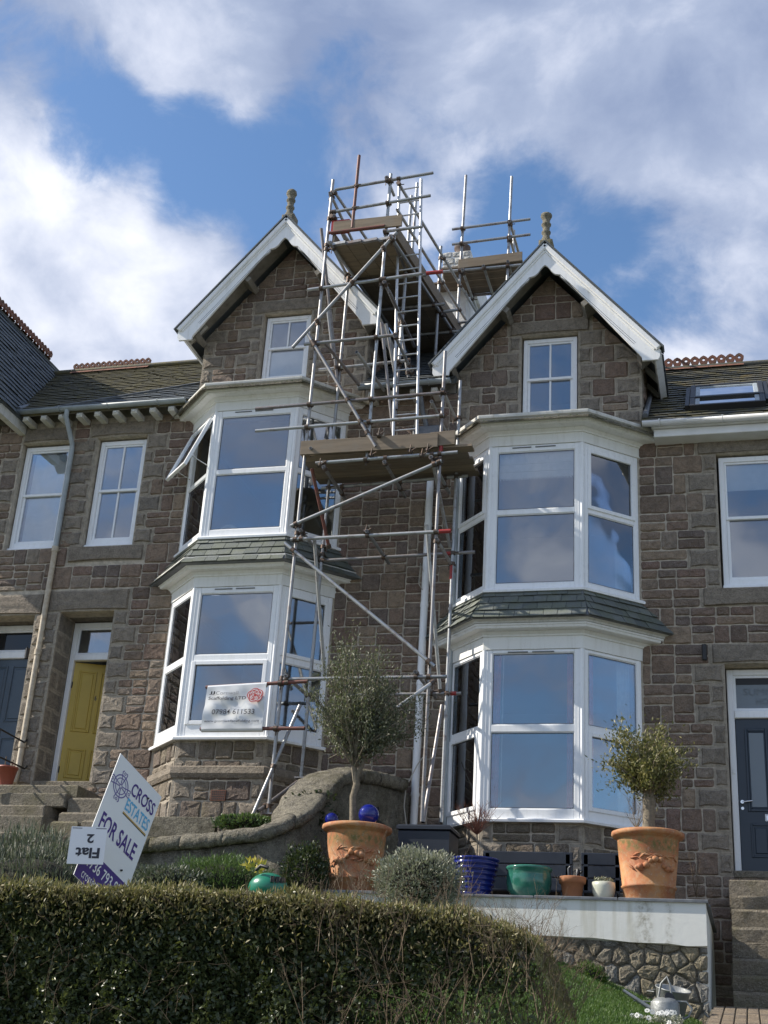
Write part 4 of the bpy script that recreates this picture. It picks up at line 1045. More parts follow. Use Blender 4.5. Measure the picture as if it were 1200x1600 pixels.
def ridge_tiles(parent, p0, du, n_, mat='redclay', h=.20, w=.30):
    du = Vector(du).normalized(); side = Vector((-du.y, du.x, 0)); f = Fr(p0, du, (0, 0, 1), side)
    for i in range(n_):
        mb = MB(); o = i * w
        # saddle of the tile
        mb.add([f.p(o + .003, -.10, .12), f.p(o + w - .004, -.10, .12), f.p(o + w - .004, .02, .0), f.p(o + .003, .02, 0), f.p(o + .003, -.10, -.12), f.p(o + w - .004, -.10, -.12)], [(0, 1, 2, 3), (3, 2, 5, 4)])
        # two pierced crests
        for q in range(2):
            c = o + w * (.25 + .5 * q); R0, r0 = w * .25, w * .085; zc = .02 + h * .40; N_ = 10; O = []; I = []
            for k in range(N_):
                t = 2 * math.pi * (k + .5) / N_; ro = R0 * (1.0 if k % 2 else 1.1); O.append((c + ro * math.cos(t), max(.0, zc + ro * 1.12 * math.sin(t)))); I.append((c + r0 * math.cos(t), zc + .01 + r0 * 1.1 * math.sin(t)))
            for s_, cc in ((1, .018), (-1, -.018)):
                mb.add([f.p(a, b, cc) for a, b in O] + [f.p(a, b, cc) for a, b in I], [(k, (k + 1) % N_, N_ + (k + 1) % N_, N_ + k) for k in range(N_)])
            for RR in (O, I): mb.add([f.p(a, b, .018) for a, b in RR] + [f.p(a, b, -.018) for a, b in RR], [(k, (k + 1) % N_, N_ + (k + 1) % N_, N_ + k) for k in range(N_)])
        mb.build('ridge_tile', mat, parent)
ridge_tiles(r6, (-12.80, 21.0, 12.80), (1, 0, 0), 7, w=.245)
MB().path([(-13.2, 21.0, 12.79), (-8.4, 21.0, 12.79)], .055, 8).build('ridge_capping', 'slatel', r6)
ridge_tiles(r7, (-1.15, 21.0, 11.87), (1, 0, 0), 5, w=.305)
MB().path([(-1.2, 21.0, 11.83), (3.4, 21.0, 11.83)], .06, 8).build('ridge_capping', 'slater', r7)
MB().path([(-5.6, 21.0, 12.79), (-4.1, 21.0, 12.79)], .06, 8).build('ridge_capping', 'dirtypaint', r6m)
ridge_tiles(wr, (-13.37, 17.6, 13.14), (0, 1, 0), 14, w=.245)
MB().box(Fr((-11.72, 17.98, 9.86), (1, 0, 0), (0, 0, 1), (0, -1, 0)), -.06, .06, -.10, .08, 0, .9, 0, .03).build('wall_plate_end', 'dirtypaint', H5)

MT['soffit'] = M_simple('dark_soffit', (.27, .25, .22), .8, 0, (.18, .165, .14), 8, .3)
def gable_roof(parent, cx, A, yF, yB, half, mat):
    out = []
    for s_ in (1, -1):
        f = Fr((cx + s_ * half, yF, A - SL * half), (0, 1, 0), (-s_, 0, SL))
        if f.n.z < 0: f.n = -f.n
        Ln = half * math.hypot(1, SL)
        q = MB().box(f, 0, yB - yF, 0, Ln, -.075, 0).build('roof', mat, parent)
        slates(q, f, [(0, -.02), (yB - yF, -.02), (yB - yF, Ln), (0, Ln)], -.03, yB - yF, 0, Ln, .25, .19, mat, .020, .008, True, .008)
        for k in range(8): MB().box(f, .25 + k * .6, .32 + k * .6, .0, .42, -.15, -.076).build('rafter_end', 'dirtypaint', q)
        MB().box(f, -.02, yB - yF, -.04, .0, -.15, -.03).build('eaves_board', 'barge', q)
    MB().path([(cx, yF, A + .03), (cx, yB, A + .03)], .05, 8).build('ridge_capping', 'dirtypaint', parent)
def bargeboard(parent, cx, A, y, half, label=None):
    """A = outer apex height. One board each side with a cusped arch below the apex"""
    f = Fr((cx, y, A), (1, 0, 0), (0, 0, 1), (0, -1, 0)); g = .47
    arch = [(0, -.40), (.035, -.425), (.07, -.47), (.115, -.54), (.165, -.585), (.225, -.60), (.245, -.60), (.25, -.635), (.27, -.665), (.32, -.705), (.38, -.755)]
    for s_ in (1, -1):
        out = [(0, 0), (half, -SL * half), (half, -SL * half - .17), (half - .03, -SL * half - .22), (half - .26, -SL * half - .22), (half - .27, -SL * (half - .27) - g)]
        out += arch[::-1]
        poly = [(a * s_, b) for a, b in out]; n_ = len(poly)
        # triangulate between the outer edge and the inner edge
        mb = MB(); g = .47; inner = [(half - .26, -SL * half - .22), (half - .27, -SL * (half - .27) - g)] + arch[::-1]
        pts = []
        for a, b in inner[1:]: pts.append(((a * s_, b), (a * s_, -SL * a)))
        for c_ in (0., .04):
            for (p, q), (p2, q2) in zip(pts[:-1], pts[1:]): mb.add([f.p(*p, c_), f.p(*q, c_), f.p(*q2, c_), f.p(*p2, c_)], [(0, 1, 2, 3)])
            foot = [(half - .27, -SL * (half - .27)), (half - .27, -SL * (half - .27) - g), (half - .26, -SL * half - .22), (half - .03, -SL * half - .22), (half, -SL * half - .17), (half, -SL * half)]
            mb.add([f.p(a * s_, b, c_) for a, b in foot], [tuple(range(6))])
        mb.add([f.p(a, b, 0) for a, b in poly] + [f.p(a, b, .04) for a, b in poly], [(i, (i + 1) % n_, n_ + (i + 1) % n_, n_ + i) for i in range(n_)])
        bb = mb.build('bargeboard', 'barge', parent)
        d = Vector((s_, 0, -SL)).normalized(); mf = Fr(f.p(0, 0, .0), d, Vector((SL * s_, 0, 1)).normalized() if True else None, (0, -1, 0)); Ln = half * math.hypot(1, SL)
        MB().box(mf, .02, Ln + .02, -.075, .012, .041, .085, 0, .015).box(mf, .05, Ln - .01, -.105, -.076, .041, .06, 0, .008).build('moulding', 'barge', bb)
        MB().box(mf, -.02, Ln + .06, .013, .035, -.10, .10).build('verge_slate', 'slateb', bb)
        # thin routed lines near the lower edge
        MB().box(mf, .62, Ln - .30, -.212, -.206, .039, .0415).box(mf, .62, Ln - .30, -.240, -.234, .039, .0415).build('routed_line', 'groove', bb)
        # soffit between board and wall
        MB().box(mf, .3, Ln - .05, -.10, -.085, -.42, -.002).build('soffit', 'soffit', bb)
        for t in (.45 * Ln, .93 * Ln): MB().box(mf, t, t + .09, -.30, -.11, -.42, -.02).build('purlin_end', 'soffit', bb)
gable_roof(H7, cx7, A7, 17.55, 22.5, 1.76, 'slateb'); gable_roof(H6, cx6, A6, 17.55, 22.5, 1.76, 'slateb')
bargeboard(H7, cx7, A7 - .01, 17.545, 1.745); bargeboard(H6, cx6, A6 - .01, 17.545, 1.745)
def finial(parent, x, y, z, head):
    mb = MB().box(Fr((x - .11, y, z - .16), (1, 0, 0), (0, 0, 1)), 0, .22, 0, .2, -.14, .1, 0, .03)
    pr_ = [(.10, .0), (.085, .06), (.06, .12), (.055, .17), (.075, .20), (.075, .225), (.055, .25), (.06, .33), (.08, .355), (.08, .375), (.058, .40)]
    pr_ += [(.075, .46), (.095, .50), (.085, .55), (.05, .585), (.01, .595)] if head else [(.062, .46), (.08, .50), (.095, .53), (.09, .56), (.04, .58), (.01, .58)]
    mb.lathe((x, y, z), pr_, 12); mb.build('finial', 'finial', parent)
finial(H7, cx7, 17.60, A7 + .05, 0); finial(H6, cx6, 17.60, A6 + .05, 1)
# lead over the upper bay cornices
for H_, b, z in ((H7, BR, 8.95), (H6, BLft, 9.87)):
    mb = MB(); lo = bay_offset(b, .33); P = [(p.x, p.y, z) for p in lo] + [(b[0] - .1, WALLY, z + .14), (b[1], WALLY, z + .16), (b[2], WALLY, z + .16), (b[3] + .1, WALLY, z + .14)] + [(p.x, p.y, z - .03) for p in lo]
    mb.add(P, [(0, 1, 5, 4), (1, 2, 6, 5), (2, 3, 7, 6), (8, 9, 1, 0), (9, 10, 2, 1), (10, 11, 3, 2)]); mb.build('bay_top', 'coping', H_)
    tf = rnd
    Cn = []; 
    for i in range(90):
        t = rnd.random() * 3; k = min(2, int(t)); p = lo[k].lerp(lo[k + 1], t - k); Cn.append((p.x, p.y + .03, z + .01))
    rs = np.random.RandomState(3); setp(leaf_mesh('moss', H_, 'herb', Cn, rs.normal(size=(90, 3)) * (1, 1, .5), .04, .03, rs), kind='stuff')

# boarding that closes the eaves between wall head and slates
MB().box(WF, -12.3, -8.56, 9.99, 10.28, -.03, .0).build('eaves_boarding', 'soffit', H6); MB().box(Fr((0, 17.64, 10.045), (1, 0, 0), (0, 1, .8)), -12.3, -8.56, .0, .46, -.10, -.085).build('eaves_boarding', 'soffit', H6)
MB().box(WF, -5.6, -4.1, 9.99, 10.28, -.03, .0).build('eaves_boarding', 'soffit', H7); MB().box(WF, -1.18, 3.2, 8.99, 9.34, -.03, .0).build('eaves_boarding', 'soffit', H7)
MB().box(WF, -1.05, 3.2, 8.99, 9.02, .0, .36).build('soffit', 'gutterw', H7)
# gutters, rafter ends, downpipes
def gutter(parent, x0, x1, y, z, mat, r=.062, br=.9):
    mb = MB(); P = []; N_ = 8
    for x in (x0, x1):
        for k in range(N_ + 1): t = math.pi + math.pi * k / N_; P.append((x, y + r * math.cos(t), z + r * math.sin(t)))
        for k in range(N_, -1, -1): t = math.pi + math.pi * k / N_; P.append((x, y + (r - .008) * math.cos(t), z + (r - .008) * math.sin(t)))
    m_ = 2 * (N_ + 1); mb.add(P, [(i, (i + 1) % m_, m_ + (i + 1) % m_, m_ + i) for i in range(m_)] + [tuple(range(N_ + 1))], 0, True)
    mb.add([P[i] for i in range(N_ + 1)], [tuple(range(N_ + 1))]); mb.add([P[m_ + i] for i in range(N_ + 1)], [tuple(range(N_ + 1))])
    g_ = mb.build('gutter', mat, parent); x = x0 + .25
    while x < x1:
        q = MB(); pts = [(x, y + (r + .006) * math.cos(math.pi + math.pi * k / 8), z + (r + .006) * math.sin(math.pi + math.pi * k / 8)) for k in range(9)]; q.path(pts, .007, 5); q.box(Fr((x - .015, y - r - .01, z - .002), (1, 0, 0), (0, 1, 0)), 0, .03, 0, .03, 0, .012); q.build('gutter_bracket', mat, g_); x += br
    return g_
gutter(H7, -1.18, 3.3, 17.60, 9.06, 'gutterw', .068)
MB().box(WF, -1.02, 3.2, 8.86, 8.985, .02, .30, 0, .008).build('fascia_board', 'gutterw', H7)
gutter(H6, -12.0, -8.56, 17.60, 10.03, 'gutterg'); gutter(H7, -5.60, -4.1, 17.58, 10.02, 'gutterg')
for x in np.arange(-11.85, -8.6, .335): MB().box(Fr((x, 17.98, 9.905), (1, 0, 0), (0, 0, 1), (0, -1, 0)), -.055, .055, -.035, .05, 0, .34, 0, .03).build('rafter_end', 'dirtypaint', H6)
for x in np.arange(-5.4, -4.1, .34): MB().box(Fr((x, 17.98, 9.90), (1, 0, 0), (0, 0, 1), (0, -1, 0)), -.05, .05, -.035, .05, 0, .34, 0, .03).build('rafter_end', 'dirtypaint', H7)
dpx = -10.69
MB().path([(dpx - .02, 17.60, 10.0), (dpx - .02, 17.60, 9.86), (dpx, 17.90, 9.50), (dpx, 17.93, 9.40), (dpx, 17.93, 7.55)], .042, 10).build('downpipe', 'gutterg', H6)
cp = MB().path([(dpx, 17.93, 7.56), (dpx, 17.93, 3.95), (dpx - .02, 17.90, 3.75)], .046, 10).build('downpipe', 'creampipe', H6); setp(cp, 'cream cast iron lower length with flaking paint')
for z in (7.54, 5.78, 4.30): MB().tube((dpx, 17.93, z), (dpx, 17.93, z + .09), .058, 10).box(WF, dpx - .09, dpx + .09, z + .02, z + .06, 0, .03).build('pipe_collar', 'creampipe', cp)
wp = MB().path([(-4.43, 17.93, 9.0), (-4.43, 17.93, 3.15)], .055, 12).build('downpipe', 'upvc', H7); setp(wp, 'straight white plastic downpipe')
for z in (3.6, 5.2, 6.4, 7.7): MB().tube((-4.43, 17.93, z), (-4.43, 17.93, z + .05), .062, 12).build('pipe_clip', 'upvc', wp)
MB().box(WF, -4.72, -4.30, 9.05, 9.35, .0, .22, 0, .02).build('rainwater_hopper', 'lead', H7)
MB().path([(-4.6, 17.6, 9.95), (-4.58, 17.8, 9.6), (-4.5, 17.88, 9.3)], .04, 8).build('downpipe', 'lead', H7)
MB().path([(-3.99, 17.93, 3.1), (-3.99, 17.93, 8.9)], .03, 8).build('cable_conduit', 'gutterg', H7)
# small wall lights
wl_ = MB().tube(WF.p(-.42, 5.50, .09), WF.p(-.42, 5.72, .09), .036, 12).box(WF, -.45, -.39, 5.57, 5.65, 0, .07).build('wall_light', 'iron', H7); setp(wl_, 'black tube wall light beside the door lintel')
# rooflights of house 7
def rooflight(parent, f, a0, a1, b0, b1):
    rl = MB().frame(f, a0, a1, b0, b1, .075, .0, .11).box(f, a0, a1, b0 + (b1 - b0) * .36, b0 + (b1 - b0) * .42, .05, .115).build('rooflight', 'iron', parent)
    MB().box(f, a0 - .07, a0 - .01, b0 + .1, b1 - .1, .02, .09).build('flashing', 'iron', rl)
    MB().frame(f, a0 + .075, a1 - .075, b0 + .06, b1 - .06, .07, .02, .095).build('inner_frame', 'gutterg', rl)
    pane(f, a0 + .145, a1 - .145, b0 + .13, b0 + (b1 - b0) * .36, .08, rl, 'skyglass'); pane(f, a0 + .145, a1 - .145, b0 + (b1 - b0) * .42, b1 - .13, .08, rl, 'skyglass')
MT['skyglass'] = M_glass('rooflight_glass', .72, (.95, .97, 1)); 
rooflight(r7, f7, .70, 1.80, .46, 2.15); rooflight(r7, f7, 1.88, 2.9, .60, 2.3)
MB().path([(-1.14, 17.75, 9.25), (-1.14, 19.4, 10.60), (-1.14, 20.9, 11.8)], .045, 6).build('lead_flashing', 'lead', H7)
MB().box(WF, -1.30, -1.0, 9.0, 9.22, -.02, .05).build('lead_flashing', 'lead', H7)

# ---- chimney stack on the party wall
CH = empty('chimney', (-4.75, 21.0, 12.5), 'white painted chimney stack between the two gables, with a dark clay pot', 'chimney')
MB().box(XY, -5.02, -4.52, 20.35, 22.2, 12.2, 13.75, 0, .0).build('stack', 'chimw', CH)
st = Stones(); f = Fr((-5.00, 20.33, 0), (1, 0, 0), (0, 0, 1), (0, -1, 0)); ls = course_lines(13.75, 14.33, [], .15)
MB().box(XY, -4.98, -4.46, 20.33, 22.2, 13.752, 14.32).build('stack_head', 'chimw', CH)
MT['chimwr'] = M_stone('white_brick', [(0, (.74, .74, .70)), (1, (.64, .64, .61))], .3, .9)
for i, (p, q) in enumerate(zip(ls[:-1], ls[1:])):
    x = .0
    while x < .52: w2 = rnd.uniform(.16, .24); put_rect(st, f, x, min(x + w2, .54), p, q, 'chimwr', (), .02, .01); x += w2
st.build(CH, 60, 'brick')
MB().lathe((-4.72, 20.75, 14.20), [(.16, 0), (.15, .1), (.13, .35), (.135, .42), (.16, .45), (.16, .50), (.12, .50), (.11, .4)], 14).build('chimney_pot', 'pot', CH)
MB().lathe((-4.45, 21.3, 14.28), [(.16, 0), (.17, .1), (.15, .25), (.13, .28)], 14).build('chimney_pot', 'cream', CH)

# ---- the next house down the hill, just outside the picture on the right (it shows in the canted panes)
H8 = empty('granite_house', (5.6, WALLY, .2), 'lower granite terraced house beyond the right edge of the picture', 'house', 'granite terraced houses')
B8 = (4.3, 4.95, 6.3, 6.95, .67)
wall_mesh(WF, 3.2, 9.5, -.8, 8.0, [], .3).build('wall', 'rubble', H8, False)
bay_window(H8, B8, 2.15, 4.47, (2.28, 4.42), (3.31, 3.41), set(), 'lower bay window', fas=.30, cor=.27); bay_window(H8, B8, 5.36, 7.62, (5.45, 7.52), (6.5, 6.6), set(), 'upper bay window', fas=.26, cor=.30)
wall_mesh(WF, 4.2, 7.1, 8.0, 11.0, [], .3, gclips(5.65, 10.9)).build('wall', 'rubble', H8, False)
gable_roof(H8, 5.65, 11.25, 17.55, 22.5, 1.76, 'slateb'); bargeboard(H8, 5.65, 11.24, 17.545, 1.745)

# ------------------------------------------------------------------ the scaffold
SC = empty('scaffold', at(560, 1270, 16.9), 'tall galvanised tube scaffold rising between the two bays up to the chimney', 'scaffold')
SEG = []
def tube(p, q, mat='steel', r=.0255, name='scaffold_tube'):
    p, q = Vector(p), Vector(q)
    d = (q - p).normalized(); mb = MB().tube(p, q, r, 10).tube(p - d * .002, p + d * .003, r * .84, 10, mi=1).tube(q - d * .003, q + d * .002, r * .84, 10, mi=1)
    o = mb.build(name, [mat, 'black'], SC)
    SEG.append((p, q)); return o
def T(x0, y0, Y0, x1, y1, Y1=None, mat='steel'):
    return tube(at(x0, y0, Y0), at(x1, y1, Y0 if Y1 is None else Y1), mat)
YF, YB = 16.6, 17.45
# standards (uprights)
T(520.5, 281, YF, 419, 1270); T(695.6, 549, YF - .02, 659, 1284); T(610.8, 272, YF, 572.5, 721)
T(545, 430, YB, 470, 1214); T(719.4, 595, YB, 689, 1285); T(643, 306, YB, 617, 655); T(651.7, 286, 18.5, 640, 450)
T(689, 385, 18.7, 680, 556, 18.7); T(728, 274, 19.6, 712, 540); T(799.5, 276, 19.6, 791, 470); T(561.2, 243, YF - .05, 550.3, 356, mat='redtube')
# guard rails and ledgers of the front face
T(524, 296.5, YF - .05, 676.7, 270); T(519, 331.5, YF - .05, 672.5, 305.5)
T(514, 364, YF - .06, 601, 353, mat='redtube'); T(480.7, 453, YF - .05, 659, 427.4, YF - .05); T(475, 538, YF - .05, 618.5, 523.3); T(498, 578, YB - .05, 640, 563)
T(599, 362, YF - .06, 660, 354); T(399, 639, YF - .05, 694, 613.4); T(399, 673.5, YF - .05, 694, 649.3)
T(493, 723.6, YF - .05, 715, 706.5); T(502, 763, YB, 731, 743.5)
T(454, 843, YF - .05, 701.5, 830); T(503.5, 876, YB, 742, 862.5)
T(443, 1061.5, YF - .05, 697.4, 1057); T(521, 1086.4, YB, 720.5, 1083.4)
T(321.7, 1074, YF - .06, 481, 1064.5, mat='redtube'); T(312.7, 1139, YF - .06, 476, 1138, mat='redtube')
# braces
T(620, 363, YF - .09, 457, 543); T(481, 522, YF - .09, 587, 698); T(454, 722 + 100, YF - .09, 690, 720); T(444.5, 848.5, YF - .09, 679, 1041)
T(468.5, 1102, YF + .25, 395, 1273, YF - .2); T(402.5, 1268, YF - .15, 468, 1219, YB); T(690.5, 1102, YB - .1, 661, 1285, YF + .1)
T(501.7, 357, YF + .08, 528, 602, YB); T(512, 484, YF + .2, 521, 560, YF + .4); T(487, 732, YF + .07, 514, 856, YB, mat='redtube'); T(491, 841, YF + .07, 507, 1057, YB)
T(674.5, 714, YF + .07, 703, 855, YB); T(666.5, 820, YF + .07, 687.5, 1080, YB); T(596, 504, YF + .3, 614, 676, YB - .2); T(603, 506, YF + .35, 620, 600, YB - .2)
T(621, 480, YB, 638, 590, YB + .2, mat='steel'); T(627, 500, YB + .05, 619, 640, YB - .05); T(676, 1066, YF - .1, 620, 1106, YF - .4)
T(557, 550, YF + .02, 600, 610, YB + .2); T(505, 533, YF - .02, 561, 602, YB)
# transoms running back to the wall
def transom(x, y, Y0=YF - .12, Y1=YB + .3, over=0): p = at(x, y, Y0); return tube(p, (p.x, Y1, p.z), 'steel')
for x, y in ((505, 729), (600, 721), (673, 714), (469, 828), (572.5, 829.5), (682, 842), (648.5, 1049.5), (446, 1056), (485, 700)): transom(x, y)
for x, y, Y1 in ((691, 608, YB + .2), (674, 627, YB + .2), (515, 301, 18.4), (521, 337, 18.4), (612, 371, 17.6), (516, 378, 17.8), (608, 455, 18.2), (604, 277, 17.0), (617, 525, 17.7), (600, 440, 17.8)): transom(x, y, YF - .08, Y1)
for x, y, c in ((694, 830, 0), (684, 1075, 1)):
    pass
for x0, y0, x1, y1, Y in ((686, 830.6, 704, 829.7, YF - .05), (666, 427, 692, 424.5, YF - .05), (694, 865.4, 706, 864.5, YB), (704, 1083.6, 713, 1083.5, YB), (690, 690, 688, 708, YF - .02), (706, 880, 705, 905, YB)):
    p, q = at(x0, y0, Y), at(x1, y1, Y); MB().tube(p, q, .030, 10).build('red_sleeve', 'flashred', SC)
# upper walkway running back to the chimney
dW = ray(1500, 1742); dW.z = 0; dW.normalize(); PL = at(518, 384, YF); PR = at(617, 378, YF); zD = (PL.z + PR.z) / 2; PL.z = PR.z = zD
def WP(t, s_, h=0): q = PL.lerp(PR, s_) + dW * t; q.z = zD + h; return q
sideW = (PR - PL); LWd = sideW.length
wf = Fr(PL, dW, sideW.normalized()); 
if wf.n.z < 0: wf.n = -wf.n
wW = sideW.dot(wf.v - wf.u * wf.v.dot(wf.u)) if False else LWd
perp = Vector((-dW.y, dW.x, 0)); 
if perp.dot(sideW) < 0: perp = -perp
pw = abs(sideW.dot(perp)); wf = Fr(PL, dW, perp, (0, 0, 1)); sk = sideW.dot(dW) / pw
for i in range(4):
    b0, b1 = pw * i / 4 + .004, pw * (i + 1) / 4 - .004; o0 = sk * b0
    MB().box(wf, o0 - .05 + rnd.uniform(0, .03), 3.72 + rnd.uniform(-.05, .1), b0, b1, .0, .038, 0, .004).build('scaffold_board', 'board', SC)
    MB().box(wf, o0 + .1, 4.2, b0, b1, .042, .078).build('scaffold_board', 'board', SC)
for s_, t0, t1, hs_ in ((1.02, -.05, 4.0, (.55, 1.05)), (-.02, -.05, 3.2, (.55, 1.05))):
    for h in hs_: tube(WP(t0, s_, h), WP(t1, s_, h))
tube(WP(-.2, 1.0, -.04), WP(4.0, 1.0, -.04)); tube(WP(-.2, 0.04, -.04), WP(3.6, .04, -.04))
for t in (.9, 1.8, 2.7, 3.5): tube(WP(t, -.15, -.09), WP(t, 1.18, -.09))
tb = Fr(WP(0, 1.0, .04), dW, (0, 0, 1)); MB().box(tb, .0, 3.8, 0, .22, .0, .036).build('toe_board', 'board', SC)
tb = Fr(WP(0, 0.0, .04), dW, (0, 0, 1)); MB().box(tb, .0, 3.2, 0, .22, .0, .036).build('toe_board', 'board', SC)
q0, q1 = at(521, 363, YF - .03), at(628, 354, YF - .03); u = (q1 - q0); MB().box(Fr(q0, (u.x, 0, 0), (0, 0, 1)), 0, u.x, -.03, .18, .0, .036, 0, .004).build('toe_board', 'board', SC)
q0 = at(517, 364, YF); MB().box(Fr(q0, (0, 1, 0), (0, 0, 1)), -.02, .03, -.02, .22, 0, .3).build('toe_board_end', 'flashred', SC)
for i in range(4):
    b0 = pw * i / 4; MB().box(wf, sk * b0 - .055, sk * b0 + .0, b0 + .002, pw * (i + 1) / 4 - .002, -.003, .041).build('end_band', 'steel', SC)
# lower deck
zL = at(600, 704, YF).z; xl, xr = at(470, 712, YF).x, at(713, 697, YF).x
for i in range(5):
    y0 = YF - .02 + i * .205
    MB().box(XY, xl + rnd.uniform(-.03, .03), xr + (.18 if i < 1 else .12) + rnd.uniform(0, .05), y0, y0 + .198, zL - .02, zL + .018, 0, .004).build('scaffold_board', 'board', SC)
q0, q1 = at(469.5, 712, YF - .06), at(684, 699.5, YF - .06); u = q1 - q0
MB().box(Fr(q0, u, (0, 0, 1)), 0, u.length, .0, .225, 0, .036, 0, .004).build('toe_board', 'board', SC)
q0, q1 = at(672, 700, YF - .02), at(711, 696.5, YF - .02); u = q1 - q0; MB().box(Fr(q0, u, (0, 0, 1)), 0, u.length, .01, .235, 0, .036, 0, .004).build('toe_board', 'board', SC)
# chimney platform
yc0 = 19.6; zc_ = at(770, 413, yc0).z; xa, xb = at(690, 420, yc0).x, at(818, 410, yc0).x
for i in range(4): MB().box(XY, xa - .35 * (i > 1) + rnd.uniform(-.04, .04), xb + rnd.uniform(-.03, .05), yc0 + i * .225, yc0 + i * .225 + .217, zc_ - .0, zc_ + .038, 0, .004).build('scaffold_board', 'board', SC)
q0, q1 = at(716, 421, yc0 - .04), at(816, 408.5, yc0 - .04); u = q1 - q0; MB().box(Fr(q0, u, (0, 0, 1)), 0, u.length, .0, .19, 0, .036, 0, .004).build('toe_board', 'board', SC)
tube(at(659, 427.5, yc0 - .04) , at(817.5, 413.5, yc0 - .04)); q = at(703, 447, yc0); tube((xa - .3, yc0 + .85, zc_ - .06), (xb + .1, yc0 + .85, zc_ - .06))
tube(at(706.4, 358.4, yc0 - .05), at(828.4, 342.4, yc0 - .05)); tube(at(706.4, 382, yc0 - .05), at(828.4, 366.4, yc0 - .05)); tube(at(680, 489, 18.8), at(715, 484, 18.8)); tube(at(702, 506, 19.5), at(735, 502, 19.5))
for x, y in ((755, 415), (793, 408), (722, 421)): p = at(x, y, yc0 - .12); tube(p, (p.x, yc0 + 1.25, p.z))
for x, y in ((796, 345), (796, 370)): p = at(x, y, yc0 - .12); tube(p, (p.x, yc0 + 1.25, p.z))
p = at(803, 360, yc0 + 1.0); tube((p.x, p.y, p.z), (p.x, p.y, p.z - 1.4))
# couplers wherever two tubes pass each other
def seg_close(a, b, c, d):
    u, v, w_ = b - a, d - c, a - c; A, B, C_, D_, E_ = u.dot(u), u.dot(v), v.dot(v), u.dot(w_), v.dot(w_); den = A * C_ - B * B
    if den < 1e-4 * A * C_: return None
    s_ = (B * E_ - C_ * D_) / den; t = (A * E_ - B * D_) / den
    if not (-.01 <= s_ <= 1.01 and -.01 <= t <= 1.01): return None
    p, q = a + u * s_, c + v * t; return p, q, (p - q).length
ncp = 0
for i in range(len(SEG)):
    for j in range(i + 1, len(SEG)):
        r_ = seg_close(*SEG[i], *SEG[j])
        if r_ and r_[2] < .13:
            p, q, _ = r_; di = (SEG[i][1] - SEG[i][0]).normalized(); dj = (SEG[j][1] - SEG[j][0]).normalized()
            mb = MB().tube(p - di * .028, p + di * .028, .037, 10).tube(q - dj * .028, q + dj * .028, .037, 10).tube(p, q, .02, 6)
            n_ = di.cross(dj).normalized(); mb.tube(p + n_ * .03 + dj * .035, p + n_ * .03 + dj * .085, .008, 6).box(Fr(p + dj * .04, di, n_), -.012, .012, -.02, .04, -.012, .012)
            mb.tube(q - n_ * .03 + di * .035, q - n_ * .03 + di * .09, .008, 6)
            mb.build('coupler', 'coupler', SC); ncp += 1
for x, y, Y in ((641, 706, YF - .06), (580, 712, YF - .06), (668, 704, YF - .06), (659, 712, YF - .06), (592, 680, YF - .12), (500, 727, YF - .06), (572, 831, YF - .06)):
    p = at(x, y, Y); MB().tube(p + Vector((-.03, 0, 0)), p + Vector((.03, 0, 0)), .038, 10).tube(p + Vector((0, -.04, -.02)), p + Vector((.02, -.05, .09)), .009, 6).tube(p + Vector((.03, -.04, .0)), p + Vector((.09, -.05, .03)), .009, 6).build('coupler', 'coupler', SC)
for x, y, Y in ((419, 1271, YF), (470, 1215, YB), (395, 1274, YF - .2)): p = at(x, y, Y); MB().box(Fr(p, (1, 0, 0), (0, 1, 0)), -.075, .075, -.075, .075, -.02, 0).build('base_plate', 'steel', SC)

LD = empty('ladder', at(632, 681, 17.0), 'aluminium ladder standing on the lower scaffold deck and reaching the top walkway', 'ladder')
a0, a1, b0, b1 = at(623.7, 285.8, 17.0), at(614.5, 684, 17.1), at(658.3, 280, 17.0), at(651.5, 681, 17.1)
MB().tube(a0, a1, .024, 8).build('stile', 'alu', LD); MB().tube(b0, b1, .024, 8).build('stile', 'alu', LD)
for k in range(18): s_ = (k + .55) / 18; MB().tube(a0.lerp(a1, s_), b0.lerp(b1, s_), .014, 8).build('rung', 'alu', LD)

# banner on the lower left poles
BN = empty('banner', at(365, 1106, YF - .1), 'white advertising banner with a red rose, strung between two poles before the bay', 'banner')
bt0, bt1, bb0, bb1 = at(324, 1074, YF - .10), at(416, 1068.5, YF - .10), at(313.5, 1139, YF - .10), at(409, 1138.2, YF - .10)
mb = MB(); NX, NZ = 26, 18; P = []
def wr_(i, j): s_, t = i / NX, j / NZ; return .012 * math.sin(9 * s_ + 7 * t) * math.sin(math.pi * t) + .010 * math.sin(22 * s_ - 13 * t + 1) * math.sin(math.pi * t)
for j in range(NZ + 1):
    for i in range(NX + 1):
        s_, t = i / NX, j / NZ; p = bt0.lerp(bt1, s_).lerp(bb0.lerp(bb1, s_), t); P.append(p + Vector((0, -.004 + wr_(i, j), 0)))
mb.add(P, [(j * (NX + 1) + i, j * (NX + 1) + i + 1, (j + 1) * (NX + 1) + i + 1, (j + 1) * (NX + 1) + i) for j in range(NZ) for i in range(NX)], 0, True)
mb.build('banner_sheet', 'banner', BN, False)
MB().tube(bt0 + Vector((0, .04, .0)), bt1 + Vector((0, .04, 0)), .036, 12).build('sleeve', 'banner', BN); MB().tube(bb0 + Vector((0, .04, 0)), bb1 + Vector((0, .04, 0)), .036, 12).build('sleeve', 'banner', BN)
bu = (bb1 - bb0); bw = bu.length; bv = (bt0 - bb0); bh = bv.length; bf = Fr(bb0 + Vector((0, -.035, 0)), bu, bv, (0, -1, 0))
text(BN, 'JJ', bf, .065 * bw, .80 * bh, .095 * bw, .085 * bh, 'ink', 'lettering', bold=.02); text(BN, 'Cornwall', bf, .175 * bw, .80 * bh, .37 * bw, .085 * bh, 'grey_ink')
